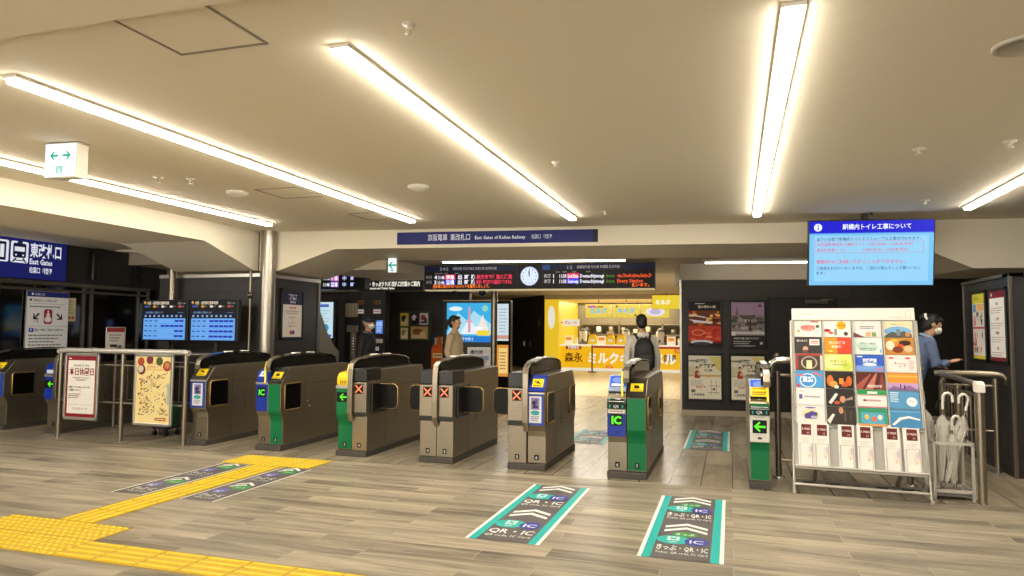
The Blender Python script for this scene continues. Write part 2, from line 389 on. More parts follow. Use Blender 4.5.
# ================================================================== TICKET GATES
# one gate body = one or two lane halves; local x right, y away from the camera, z up, origin front centre on the floor
GREEN = M('067444', .4, 0, 0, .3); BLUE = M('1a36a2', .35, 0, 0, .35); YEL = M('f2cf1a', .4, 0, .12); SMOKE = M('151311', .16, 0, 0, .4)
def s_profile(L, rear=True):
    p = [(.06, .07), (.06, .36), (.045, .42), (.012, .47), (0, .50), (0, .82), (.15, 1.0), (.22, 1.02)]
    if rear: p += [(L-.22, 1.02), (L-.15, 1.0), (L, .82), (L, .50), (L-.012, .47), (L-.045, .42), (L-.06, .36), (L-.06, .07)]
    else: p += [(L-.04, 1.03), (L, .98), (L, .07)]
    return p
def x_profile(L):
    return [(.03, .07), (.03, .475), (.0, .475), (.0, .88), (.03, .88), (.03, 1.04), (.3, 1.04), (.36, 1.02), (L-.04, 1.03), (L, .98), (L, .07)]
def number_plate(g, x, n, y):
    a = Art(.048, .055, '141414'); a.text(n, .5, .2, .6, 'f2f2f2', 'c')
    a.build('number_plate', g, (x, y-.004, .135))
def wheel_leg(g, x0, x1, mat):
    """green skin that follows the curved front of a lane half"""
    path = [(.052, .085), (.052, .36), (.038, .418), (.006, .467), (-.008, .50), (-.008, .82)]
    B().ribbon(path, x0, x1, .006, mat).build('front_cover', g)
def half(g, kind, num, x0, x1, L, side, rear=True):
    xc = (x0+x1)/2; w = x1-x0; s = kind; old = set(g.children)
    if s == 'closed':
        B().prism(x_profile(L), x0, x1, 'x', STEEL).build('cabinet', g, bev=.006)
        B().box(x0-.002, x1+.002, -.004, .36, .885, 1.045, M('1d1b19', .3)).build('reader_hood', g, bev=.012)
        B().box(x0+.004, x1-.004, -.012, .05, .475, .53, M('161412', .3)).build('lower_slot', g, bev=.01)
        a = Art(.105, .115, '0d0d0d'); cross(a, .5, .5, .78, 'ff6a3a', 1.5, .17); cross(a, .5, .5, .62, 'ffc890', 1.4, .04)
        a.build('lane_display', g, (xc, -.004, .80))
        number_plate(g, xc, num, .03)
    else:
        B().prism(s_profile(L, rear), x0, x1, 'x', STEEL).build('cabinet', g, bev=.006)
        num_y = .052
        if s in ('green', 'arrow'):
            wheel_leg(g, x0+.008, x1-.008, GREEN); num_y = .045
        if s == 'green':
            B().ribbon([(0.002, .84), (.146, 1.012)], x0+.006, x1-.006, .012, M('2b2925', .25)).build('slope_cover', g)
            a = Art(.13, .10, 'f4d31c', .12); a.rect(.1, .12, .9, .2, '5a4a10'); a.rect(.28, .35, .62, .75, '2a2410'); arrow(a, .55, .52, .5, .45, -.4, '2a2410')
            a.build('yellow_sticker', g, (xc, .060, .93), (-.70, 0, 0))
        if s == 'arrow':
            B().prism([(-.01, .835), (-.01, .93), (.03, .985), (.12, 1.0), (.12, .835)], x0+.004, x1-.004, 'x', YEL).build('ticket_slot_cover', g, bev=.02)
            a = Art(w*.62, .05, 'f2cf1a', .1)
            for i in range(4): a.rect(.12+i*.2, .1, .24+i*.2, .9, '8a6a10')
            a.build('slot_marking', g, (xc, -.0145, .875))
            B().box(x0+.002, x1-.002, -.02, .0, .80, .835, ALU).build('slot_lip', g, bev=.004)
            a = Art(w*.86, .115, '0c0d0b'); open_arrow(a, .5, .5, .85, PI, '58e02a', 1.3, .2)
            a.build('lane_display', g, (xc, -.0155, .70))
        if s == 'ic':
            B().box(x0+.006, x1-.006, -.009, .0, .485, .82, BLUE).build('front_panel', g, bev=.003)
            a = Art(.115, .12, '10161a'); a.text('IC', .5, .2, .6, '5cf02a', 'c', .8, .03, 1.3); a.build('lane_display', g, (xc, -.0105, .72))
            B().prism([(-.015, .84), (.0, .93), (.04, .985), (.16, 1.02), (.16, .84)], x0+.006, x1-.006, 'x', BLUE).build('card_reader', g, bev=.012)
            a = Art(.10, .09, '2a50c0', .1); a.poly([(.1, .1), (.9, .1), (.6, .9), (.3, .9)], 'e8eefc'); a.rect(.45, .3, .62, .6, '3a60c8')
            a.build('reader_mark', g, (xc, .004, .945), (-.5, 0, 0))
            B().box(x0+.002, x1-.002, -.02, .0, .815, .84, ALU).build('slot_lip', g, bev=.004)
        if s == 'qr':
            B().box(x0+.006, x1-.006, -.012, .0, .43, .66, BLUE).build('front_panel', g, bev=.003)
            a = Art(.125, .12, '0b140c'); a.text('IC', .5, .15, .68, '5cf02a', 'c', .86, .04, 1.4); a.build('lane_display', g, (xc, -.0135, .60))
            B().lathe([(.012, 0), (.012, .004)], M('0a0f30', .3), n=14).build('lens', g, (xc, -.012, .475), (PI/2, 0, 0))
            a = Art(w*.86, .035, 'e9e9e4'); a.lines(.1, .9, .2, .8, 1, 'b86a5a', .1); a.build('instruction_strip', g, (xc, -.0125, .685))
            B().prism([(-.03, .71), (-.03, .765), (.055, .885), (.055, .71)], x0+.004, x1-.004, 'x', M('15211f', .2)).build('code_reader', g, bev=.006)
            a = Art(w*.9, .05, '141d1c'); a.text('QR', .5, .22, .6, 'dff5ef', 'c'); a.rect(.1, .2, .17, .8, '2fae9a'); a.rect(.83, .2, .9, .8, '2fae9a'); a.build('code_mark', g, (xc, -.0305, .738))
            a = Art(w*.86, .12, '1a2422'); a.poly([(.3, .35), (.7, .25), (.86, .75), (.46, .85)], 'f2f4f2'); a.rect(.02, .04, .98, .1, 'd8dcd8'); a.poly([(.02, .2), (.25, .4), (.2, .6), (.02, .5)], '2fae9a')
            a.build('reader_mark', g, (xc, .011, .828), (-.62, 0, 0))
            B().prism([(.04, .885), (.05, .92), (.15, 1.045), (.22, 1.045), (.22, .885)], x0+.006, x1-.006, 'x', M('9fb2d8', .35)).build('screen_mount', g, bev=.006)
            a = Art(w*.78, .13, '2c50c8', .45); a.oval(.5, .62, .38, .26, '8fb4ff', .7); a.rect(.1, .05, .9, .28, 'e6ecf6', .4)
            a.build('screen', g, (xc, .093, .985), (-.67, 0, 0))
        if s == 'poster':
            B().box(x0+.006, x1-.006, -.008, .0, .485, .82, M('27479f', .3)).build('front_panel', g, bev=.003)
            a = Art(w*.66, .285, 'e6e4ea'); a.rect(.16, .5, .84, .95, '8c84b4'); a.disc(.42, .75, .09, '2c2440'); a.rect(.3, .55, .72, .66, '3c3454'); a.rect(.52, .7, .68, .9, '5a5290')
            a.oval(.5, .38, .36, .09, '3aa6ac'); a.lines(.15, .85, .06, .27, 3, '7e8aa0', .2)
            a.build('notice_sticker', g, (xc, -.0085, .655))
            B().box(x0+.002, x1-.002, -.016, .0, .82, .84, ALU).build('slot_lip', g, bev=.004)
            top = BLUE if rear == 'blue' else M('3a3732', .3)
            B().ribbon([(0.002, .845), (.146, 1.012)], x0+.006, x1-.006, .012, top).build('slope_cover', g)
            if rear == 'blue': B().box(x0+.006, x1-.006, .15, L-.15, 1.0, 1.012, BLUE).build('top_cover', g, bev=.004)
            a = Art(w*.6, .11, 'f4d31c', .15); a.rect(.12, .1, .88, .2, '2a2410'); arrow(a, .45, .58, .6, .45, -.3, '2a2410'); a.rect(.62, .35, .85, .45, '2a2410')
            a.build('yellow_sticker', g, (xc+.01, .062, .937), (-.70, 0, 0))
        number_plate(g, xc, num, num_y)
    new = {o.name.split('.')[0]: o for o in g.children if o not in old}
    for c, ps in (('lane_display', ('front_panel',)), ('lens', ('front_panel',)), ('notice_sticker', ('front_panel',)), ('instruction_strip', ('front_panel',)), ('reader_mark', ('card_reader', 'code_reader')), ('code_mark', ('code_reader',)),
                  ('screen', ('screen_mount',)), ('yellow_sticker', ('slope_cover',)), ('slot_marking', ('ticket_slot_cover',)), ('number_plate', ('cabinet',))):
        for p in ps:
            if c in new and p in new: new[c].parent = new[p]
def gate(name, label, x, y, kinds, nums, w=.4, L=1.6, flaps=(), windows=(), rim=True, rear=True, bar=.98, strip=None, hx=0., arch=None):
    g = thing(name, label, 'ticket gate', (x, y, 0), (0, 0, 0), 'row of ticket gates')
    n = len(kinds); xs = [-w/2, w/2] if n == 1 else [-w/2, 0, w/2]
    B().box(-w/2-.004, w/2+.004, .012, L-.02, 0, .07, PLINTH).build('plinth', g, bev=.008)
    for i, k in enumerate(kinds):
        half(g, k, nums[i], xs[i]+(.002 if i else 0), xs[i+1]-(.002 if i < n-1 else 0), L, i, rear)
    # side panel with seams and locks, on the lane side to the right (and left)
    for sx, X in ((1, w/2), (-1, -w/2)):
        q = B(); d = M('4f4a42', .5)
        q.box(X-.001, X+.001, .50, .506, .09, .9, d).box(X-.001, X+.001, .506, L-.12, .80, .806, d).box(X-.001, X+.001, .74, .745, .42, .70, d)
        q.box(X-.001, X+.001, .745, 1.02, .60, .604, d)
        q.build('panel_seams', g)
        for yy, zz in ((.58, .57), (.62, .5), (.78, .48), (.78, .44)): B().cyl((X-.002*sx, yy, zz), (X+.004*sx, yy, zz), .011, M('2a2622', .4) if yy > .7 else CHROME, 10).build('lock', g)
    for sx, y0 in windows:   # parked flap behind a black window with a brass frame
        X = sx*w/2; q = B().box(X-.003, X+.006, y0, y0+.34, .5, .82, GLOSS); q.build('flap_window', g)
        e = X+.01*(1 if sx > 0 else -1)
        B().tube([(e, y0+.34, .825), (e, y0+.02, .825), (e, y0, .80), (e, y0, .52), (e, y0+.02, .495), (e, y0+.34, .495)], .009, GOLD, 6).build('flap_edge', g)
    for sx in flaps:         # closed flap across the lane
        X = sx*w/2; f = .26
        B().box(min(X, X+sx*.03), max(X, X+sx*.03), .10, .48, .50, .865, M('1a1816', .25)).build('flap_housing', g, bev=.01)
        def rr(a, z0, z1, r):
            P = [(X+sx*.03, z0), (X+sx*(a-r), z0)]
            P += [(X+sx*(a-r+r*math.sin(t)), z0+r-r*math.cos(t)) for t in (.5, 1.05, PI/2)]
            P += [(X+sx*(a-r+r*math.cos(t)), z1-r+r*math.sin(t)) for t in (0, .5, 1.05)]
            return P+[(X+sx*(a-r), z1), (X+sx*.03, z1)]
        fl = B().prism(rr(f, .555, .845, .06), .29, .31, 'y', M('0d0c0c', .35, 0, 0, .2), False).build('flap', g)
        B().tube([(p[0], .30, p[1]) for p in rr(f, .555, .845, .06)], .010, GOLD, 6).build('flap_edge', fl)
    # arched canopy along the middle
    A = [(.0, bar), (-.015, 1.03), (.01, 1.09), (.06, 1.12), (.2, 1.145), (.45, 1.17), (.75, 1.178), (1.05, 1.168), (1.33, 1.14), (1.43, 1.11), (1.46, 1.02)]
    A = [(p[0]*(L/1.6) if p[0] > .1 else p[0], p[1]) for p in A]
    if bar < .9: A = [(.03, .42), (-.02, .52), (-.025, .7), (-.022, .9)]+A[1:]
    hw = .032
    up = [p for p in A if p[1] >= 1.0]
    B().prism([(.03, .99)]+[(max(p[0], .02), p[1]-.008) for p in up[1:]]+[(up[-1][0], .99)], hx-.05, hx+.05, 'x', SMOKE).build('canopy', g)
    cut = next(i for i, p in enumerate(A) if p[0] >= .15)
    B().ribbon(A[:cut+1], hx-hw, hx+hw, .022, STEEL).build('canopy_rim', g, bev=.006)
    B().ribbon(A[cut:], hx-.055, hx+.055, .016, STEEL if n == 2 and bar < .9 else SMOKE).build('canopy_top', g, bev=.005)
    for yy in (.55, .88):
        zz = 1.168; q = B().prism([(yy-.09, zz), (yy-.06, zz+.032), (yy+.06, zz+.032), (yy+.09, zz)], hx-.03, hx+.03, 'x', WHITE); q.build('sensor', g, bev=.006)
    if strip is not None:
        B().ribbon([(-.02, .84), (-.022, 1.02), (.004, 1.095)], hx+strip, hx+strip+.018, -.012, M('f7e23a', .4, 0, .35)).build('edge_strip', g)
    # card slots on top of the body
    for i in range(n):
        xm = (xs[i]+xs[i+1])/2
        B().box(xm-.05, xm+.05, .42, .66, 1.0, 1.012, M('2a2825', .3)).build('card_tray', g, bev=.003); B().box(xm-.03, xm+.03, .8, .95, 1.0, 1.01, M('d8c64a', .4)).build('ticket_outlet', g, bev=.003)
    return g
gate('ticket_gate', 'gate body numbered 2 nearest the fence, blue framed notice on its front', -6.57, 7.45, ['poster'], ['2'], .24, 1.55, windows=[(1, .07)], rear=False, hx=.0)
gate('ticket_gate', 'gate body with blue IC panel beside green panel, numbered 2 and 3', -5.48, 7.42, ['ic', 'green'], ['2', '3'], .36, 1.6, windows=[(1, .07)], rear=False, strip=-.05)
gate('ticket_gate', 'gate body with yellow slot cover, green arrow and one red cross, numbered 3 and 4', -4.32, 7.42, ['arrow', 'closed'], ['3', '4'], .40, 1.6, flaps=(1,), rear=False, bar=.42, strip=-.05)
gate('ticket_gate', 'gate body showing two red crosses, numbered 4 and 5', -3.21, 7.38, ['closed', 'closed'], ['4', '5'], .41, 1.62, flaps=(1, -1), rear=False, bar=.42)
gate('ticket_gate', 'gate body with blue top and one red cross, numbered 5 and 6', -2.13, 7.34, ['closed', 'poster'], ['5', '6'], .42, 1.55, flaps=(-1,), windows=[(1, .07), (1, 1.18)], rear='blue', bar=.42)
gate('ticket_gate', 'gate body with QR reader beside tall green panel, numbered 6 and 7', -1.03, 7.24, ['qr', 'green'], ['6', '7'], .40, 1.9, windows=[(1, .07), (1, 1.2)], strip=-.05)
gate('ticket_gate', 'narrow gate body numbered 7 at right beside handrail, QR reader and green arrow', .255, 7.2, ['qr'], ['7'], .19, 1.6, rear=True, strip=.0, hx=.068)
# the narrow gate 7 shows an arrow in a white panel, with a green leg and a yellow label
g8 = [o for o in COL.objects if o.name.startswith('ticket_gate')][-1]
for ch in [o for o in g8.children_recursive if o.name.split('.')[0] in ('front_panel', 'lane_display', 'lens', 'instruction_strip')]: bpy.data.objects.remove(ch)
wheel_leg(g8, -.085, .085, GREEN)
B().box(-.09, .09, -.016, .0, .45, .71, M('dcdad4', .35)).build('front_panel', g8, bev=.01); fp8 = [o for o in g8.children if o.name.startswith('front_panel')][0]
a = Art(.13, .125, '0c0d0b'); open_arrow(a, .5, .5, .86, PI, '58e02a', 1.3, .2); a.build('lane_display', fp8, (0, -.0175, .60))
a = Art(.035, .02, '202020'); a.build('lens', fp8, (0, -.0175, .49))
a = Art(.13, .02, 'e8e8e4'); a.lines(.05, .95, .1, .9, 1, '9a9a90'); a.build('instruction_strip', fp8, (0, -.0175, .69))
a = Art(.155, .105, 'f4d31c', .25); a.rect(.08, .78, .92, .9, 'c09a10'); a.lines(.1, .9, .12, .55, 2, '9a6a10', .1, .7); a.build('yellow_label', g8, (0, .025, .93), (-.62, 0, 0))
# wide-lane gates on the far left
gate('ticket_gate', 'dark gate body at the left edge with brass edged flap, under the notice board', -10.38, 7.6, ['poster'], ['1'], .42, 1.7, windows=[(1, .12)], rear=False)
gu = gate('ticket_gate', 'blue gate body with green arrow, left of the no-service notice', -9.23, 7.58, ['arrow'], ['1'], .24, 1.6, rear=False, bar=.42, hx=.11, strip=-.03)
for ch in list(gu.children_recursive):
    b0 = ch.name.split('.')[0]
    if b0 == 'front_cover': bpy.data.objects.remove(ch)
    elif b0 in ('ticket_slot_cover', 'slot_marking'):
        for i in range(len(ch.data.materials)): ch.data.materials[i] = M('dfe4f0', .4) if b0 == 'slot_marking' else BLUE
B().box(-.112, .112, -.01, .0, .485, .80, BLUE).build('front_panel', gu, bev=.004)
B().prism([(.03, .44), (-.01, .6), (-.01, 1.0), (.05, 1.1), (.3, 1.13), (.3, .95), (.16, .7)], .08, .13, 'x', SMOKE).build('side_cover', gu, bev=.01)

# ================================================================== FENCE AND BOARDS ON THE LEFT
t = thing('metal_fence', 'steel tube fence carrying two framed notices left of the gates', 'fence', (-7.8, 7.42, 0))
for i, x in enumerate((-8.87, -7.78, -6.745)): B().cyl((x+7.8, 0, 0), (x+7.8, 0, 1.15), .03, STEEL, 14).build('post', t)
B().tube([(-1.12, 0, 1.17), (-1.0, 0, 1.19), (0, 0, 1.19), (1.02, 0, 1.19), (1.1, 0, 1.18)], .034, brushed('dad5ca', .35, .5), 12).build('handrail', t)
for z in (1.0, .5): B().cyl((-1.07, 0, z), (1.05, 0, z), .014, STEEL, 8).build('rail', t)
t = thing('metal_fence', 'second steel barrier of thin bars standing behind the framed notices', 'fence', (-8.0, 8.4, 0))
for x in (-.95, -.1, .75): B().cyl((x, 0, 0), (x, 0, 1.1), .028, STEELD, 12).build('post', t)
B().cyl((-1.0, 0, 1.12), (.8, 0, 1.12), .028, STEEL, 12).build('handrail', t)
for z in (1.0, .42): B().cyl((-.95, 0, z), (.75, 0, z), .012, STEELD, 8).build('rail', t)
for i in range(12): B().cyl((-.85+i*.138, 0, .42), (-.85+i*.138, 0, 1.0), .008, STEELD, 6).build('bar', t)
def board(name, label, loc, w, h, art, rot=(0, 0, 0), frame=ALU, fw=.035, cat='notice board', group=None, dep=.03, bev=.008):
    t = thing(name, label, cat, loc, rot, group)
    q = B()
    for x0, x1, z0, z1 in ((-w/2, -w/2+fw, -h/2, h/2), (w/2-fw, w/2, -h/2, h/2), (-w/2, w/2, -h/2, -h/2+fw), (-w/2, w/2, h/2-fw, h/2)): q.box(x0, x1, -dep, 0, z0, z1, frame)
    q.box(-w/2+.01, w/2-.01, -dep*.4, 0, -h/2+.01, h/2-.01, frame); q.build('frame', t, bev=bev)
    art.build('print', t, (0, -dep*.55, 0)); return t
a = Art(.52, .82, 'f3efe6'); R = '8c1f2d'
a.rect(0, .93, 1, 1, R); a.rect(0, 0, 1, .055, R); a.rect(0, 0, .045, 1, R); a.rect(.955, 0, 1, 1, R); a.rect(.06, .955, .15, .968, 'f3efe6')
a.text('ひらかたパークは', .5, .83, .032, '5a2a30', 'c'); a.text('本日休園日', .5, .695, .10, R, 'c', .82, .014)
a.text('Hirakata Park is closed today.', .5, .635, .022, '8a6a68', 'c', .6); a.text('今日は休園日です', .5, .595, .022, '8a6a68', 'c', .6)
a.text('再開についてはホームページを', .1, .475, .028, '5a3a3a', 'l', .7); a.text('ご確認ください。', .1, .425, .028, '5a3a3a'); a.lines(.1, .52, .3, .39, 3, 'b0a09a')
a.rect(.08, .2, .92, .204, 'b8aaa4'); a.text('ひらかたパーク', .5, .12, .035, '9a8a86', 'c', .6)
board('notice_board', 'silver framed no-service notice with dark red bands hanging on the fence', (-8.42, 7.37, .705), .60, .90, a)
a = Art(.56, .86, 'f6e2a0', step=.00006)
for x, z, r, c in ((.12, .92, .1, 'b5502c'), (.14, .8, .12, '7a2a1c'), (.38, .95, .1, '8a3a3a'), (.66, .93, .1, '4a5a2a'), (.88, .86, .12, 'a8442c'), (.12, .81, .08, 'd8d0c0'), (.88, .87, .07, 'c88a5a')): a.disc(x, z, r*.65, c)
a.text('京阪沿線', .52, .885, .022, 'b8603a', 'c'); a.text('名所めぐり', .52, .82, .045, 'cf7a4a', 'c', .5); a.rect(.27, .795, .77, .802, 'c8643a')
rr = random.Random(3); px, pz = .1, .62
for i in range(150):
    x, z = rr.uniform(.06, .92), rr.uniform(.12, .76)
    a.disc(x, z, rr.uniform(.007, .016), rr.choice(['8a4a2a', 'c8503c', '5a4a3a', 'e8d8b0', 'c8a050', '7a8a4a']))
    if i % 3 == 0: a.rect(x+.02, z-.006, x+.02+rr.uniform(.04, .09), z+.006, rr.choice(['b09060', 'fff6d8', '9a7a50']))
pts = [(.2, .2), (.32, .34), (.3, .5), (.45, .58), (.58, .66), (.75, .7)]
for (x0, z0), (x1, z1) in zip(pts, pts[1:]): a.poly([(x0, z0), (x1, z1), (x1, z1+.008), (x0, z0+.008)], 'c8a878')
a.rect(.92, .28, .97, .6, 'a8c8cc'); a.rect(.6, .045, .9, .085, 'b8503c'); a.lines(.63, .87, .05, .08, 1, 'f6e2a0', .1)
board('notice_board', 'silver framed yellow illustrated map poster hanging on the fence', (-7.2, 7.37, .70), .63, .93, a)
t = thing('round_tub', 'green round tub on black casters behind the map poster', 'tub', (-7.62, 8.05, 0))
B().lathe([(.10, .13), (.14, .14), (.15, .40), (.155, .42), (.14, .42), (.13, .2)], M('1f7a4a', .4)).build('tub', t)
q = B().box(-.13, .13, -.13, .13, .10, .135, DARK); q.build('base', t, bev=.01)
for x in (-.1, .1):
    for y in (-.1, .1): B().cyl((x-.012, y, .035), (x+.012, y, .035), .035, BLACK, 12).box(x-.008, x+.008, y-.01, y+.01, .03, .1, DARK).build('caster', t)

# ================================================================== FLOOR MARKINGS
TY = M('d2ae1a', .55, var=.1); TYD = M('977a10', .6)
TYL = M('f0d238', .5)
def tactile(name, label, x0, x1, y0, y1, kind, cell=.3, n=4):
    t = B().box(x0, x1, y0, y1, .0, .004, TY)
    nx = max(1, round((x1-x0)/cell)); ny = max(1, round((y1-y0)/cell)); cx = (x1-x0)/nx; cy = (y1-y0)/ny
    for i in range(nx+1): t.box(x0+i*cx-.003, x0+i*cx+.003, y0, y1, .004, .0045, TYD)
    for j in range(ny+1): t.box(x0, x1, y0+j*cy-.003, y0+j*cy+.003, .004, .0045, TYD)
    for i in range(nx):
        for j in range(ny):
            X, Y = x0+i*cx, y0+j*cy
            if kind == 'dot':
                for a in range(5):
                    for b in range(5):
                        c = (X+cx*(a+.5)/5, Y+cy*(b+.5)/5); r = .016
                        t.lathe([(r, .004), (r*.6, .010)], TYL, (c[0], c[1], 0), 7)
            else:
                for a in range(4):
                    if kind == 'y': xx = X+cx*(a+.5)/4; t.box(xx-.012, xx+.012, Y+.015, Y+cy-.015, .004, .010, TYL)
                    else: yy = Y+cy*(a+.5)/4; t.box(X+.015, X+cx-.015, yy-.012, yy+.012, .004, .010, TYL)
    return tag(t.build(name), label, 'tactile paving')
tactile('tactile_strip', 'long yellow ribbed guide strip leading from the dotted block up to gate 3', -5.04, -4.69, 4.25, 6.62, 'y', .34)
tactile('tactile_patch', 'small yellow dotted patch at the gate end of the guide strip', -5.5, -4.36, 6.62, 7.1, 'dot', .26)
tactile('tactile_patch', 'large yellow dotted block at bottom left where guide strips meet', -5.5, -4.3, 3.58, 4.25, 'dot', .33)
tactile('tactile_strip', 'yellow ribbed guide strip crossing the bottom edge toward the right', -4.3, -1.6, 3.58, 3.9, 'x', .33)
tactile('tactile_strip', 'yellow ribbed guide strip at the left edge beyond the dotted block', -7.4, -5.5, 3.75, 4.1, 'x', .33)
def decal(label, x0, x1, y0, y1, side, ic=True, ticket=False, plain=False):
    w, h = x1-x0, y1-y0; a = Art(w, h, 'f2f4f0', 0, .45, .00015)
    b = .05; G = '666060'
    a.rect(b, 0, 1-b, 1, '25b8b4' if not plain else G); a.rect(.155 if not plain else b+.02, 0, .845 if not plain else 1-b-.02, 1, G)
    def chev(z):
        for dz in (-.01, .05):
            for s in (-1, 1): a.poly([(.5, z+dz), (.5, z+dz+.033), (.5+s*.28, z+dz-.055+.030), (.5+s*.28, z+dz-.055)], 'f4f6f2')
    for z in (.0, .5):
        chev(z+.42)
        k = .06 if ticket else 0
        if ticket or plain: a.oval(.5 if not plain else .62, z+.33 if not plain else z+.36, .17 if not plain else .24, .032 if not plain else .055, '3a9a4a'); a.text('きっぷ', .5 if not plain else .62, z+.318 if not plain else z+.34, .026, 'f4f6f2', 'c', .24)
        if not plain:
            a.oval(.37, z+.245, .215, .058, '25b8b4')
            for i in range(3):
                for j in range(3):
                    if (i, j) != (1, 1): a.rect(.29+i*.055, z+.235+j*.019, .335+i*.055, z+.25+j*.019, 'e8f4f2')
            a.text('QR', .37, z+.205, .018, 'e8f4f2', 'c')
        a.oval(.66 if not plain else .36, z+.235 if not plain else z+.25, .15 if not plain else .2, .052 if not plain else .055, '3c46a8' if not plain else '6a6ab8'); a.text('IC', .66 if not plain else .36, z+.212, .046, 'f4f6f2', 'c', .2)
        main = 'きっぷ・QR・IC' if ticket else ('きっぷ・IC' if plain else 'QR・IC'); sub = 'Ticket, QR code, IC Card' if ticket else ('Ticket, IC Card' if plain else 'QR code, IC Card')
        a.text(main, .5, z+.105, .058, 'f4f6f2', 'c', .62, .02); a.text(sub, .5, z+.06, .026, 'f4f6f2', 'c', .62, .01)
    o = a.build('floor_sticker', None, ((x0+x1)/2, (y0+y1)/2, .0025), (-PI/2, 0, 0)); return tag(o, label, 'floor sticker')
decal('floor sticker with teal borders for QR and IC, centre foreground', -1.86, -1.30, 4.83, 6.70, 0)
decal('floor sticker with teal borders and green ticket ovals, front right of the other', -.62, -.06, 4.82, 6.64, 0, ticket=True)
decal('white lined grey floor sticker on the left side of the yellow guide strip', -5.44, -5.07, 5.11, 6.60, 0, plain=True)
decal('white lined grey floor sticker on the right side of the yellow guide strip', -4.66, -4.30, 5.1, 6.60, 0, plain=True)
decal('teal bordered floor sticker beyond the gates, before the poster wall', -.61, -.03, 9.35, 11.19, 0)
decal('teal bordered floor sticker seen between the two rightmost double gates, far side', -2.2, -1.62, 9.35, 10.7, 0)
# ================================================================== HANGING SIGNS AND SCREENS
def ry(X): return 10.0+.13*X        # front face of the main beam
a = Art(2.98, .185, '1f2464', .12); a.rect(.975, 0, 1, 1, '14142a')
a.text('京阪電車', .16, .34, .42, 'd8dcf0', 'l', .1, .008); a.text('東改札口', .275, .34, .42, 'd8dcf0', 'l', .1, .008)
a.text('East Gates of Keihan Railway', .4, .36, .28, 'd8dcf0', 'l', .25, .015); a.text('检票口  개찰구', .68, .36, .28, 'b8bcd8', 'l', .1)
t = thing('banner_sign', 'long dark blue banner sign with white East Gates lettering on the ceiling beam', 'sign', (-3.26, ry(-3.26)-.02, 2.862), (0, 0, ang))
B().box(-1.52, 1.52, -.0, .02, -.115, .115, BEAM).build('backing', t); a.build('lettering_panel', t, (0, -.002, 0))

# big hanging screen
t = thing('hanging_screen', 'large blue information screen hanging from the ceiling above the brochure rack', 'screen', (1.67, 9.58, 2.505), (.12, 0, ang))
a = Art(1.44, .80, '7cc6f4', .95); a.rect(0, .815, 1, 1, '1414d8', .9); a.rect(0, .80, 1, .815, '5aa0f0'); a.rect(.04, .06, .96, .77, '96d4f8', .95)
a.disc(.07, .905, .06, 'f4faff', 1); a.rect(.066, .86, .076, .91, '1414d8'); a.disc(.071, .935, .012, '1414d8')
a.text('駅構内トイレ工事について', .27, .875, .07, 'f0f6ff', 'l', .55, .02, 1)
a.text('以下の日程で駅構内トイレのリニューアル工事が行われます。', .06, .70, .042, '2a4a8a', 'l', .84, .004)
for z0, z1 in ((.505, .51), (.685, .69)): a.rect(.045, z0, .92, z1, 'd878a8')
a.rect(.045, .505, .048, .69, 'd878a8'); a.rect(.917, .505, .92, .69, 'd878a8')
a.text('大阪城駅東改札口構内トイレ 10月3日(火)～10月末(予定)', .06, .615, .042, 'e0508a', 'l', .78, .004)
a.text('南改札内駅トイレ', .06, .53, .042, 'e0508a', 'l', .27, .004); a.text('10月3日(水)～10月末(予定)', .44, .53, .042, 'e0508a', 'l', .4, .004)
a.text('期間中はご利用いただくことができません。', .06, .34, .052, 'e8508a', 'l', .72, .006)
a.text('ご迷惑をおかけいたしますが、ご協力の程よろしくお願いいたし', .06, .245, .042, '2a4a8a', 'l', .84, .004); a.text('ます。', .06, .17, .042, '2a4a8a')
B().box(-.735, .735, -.0, .05, -.415, .415, BLACK).build('casing', t, bev=.006); a.build('display', t, (0, -.002, 0))
q = B().box(-.09, -.02, .03, .09, .38, .56, BLACK).box(-.16, .06, .0, .12, .50, .53, BLACK).box(-.2, .2, .04, .07, -.2, .2, BLACK); q.build('mount', t)
B().box(.0, .012, -.02, .04, .47, .53, BLACK).build('bracket', t)

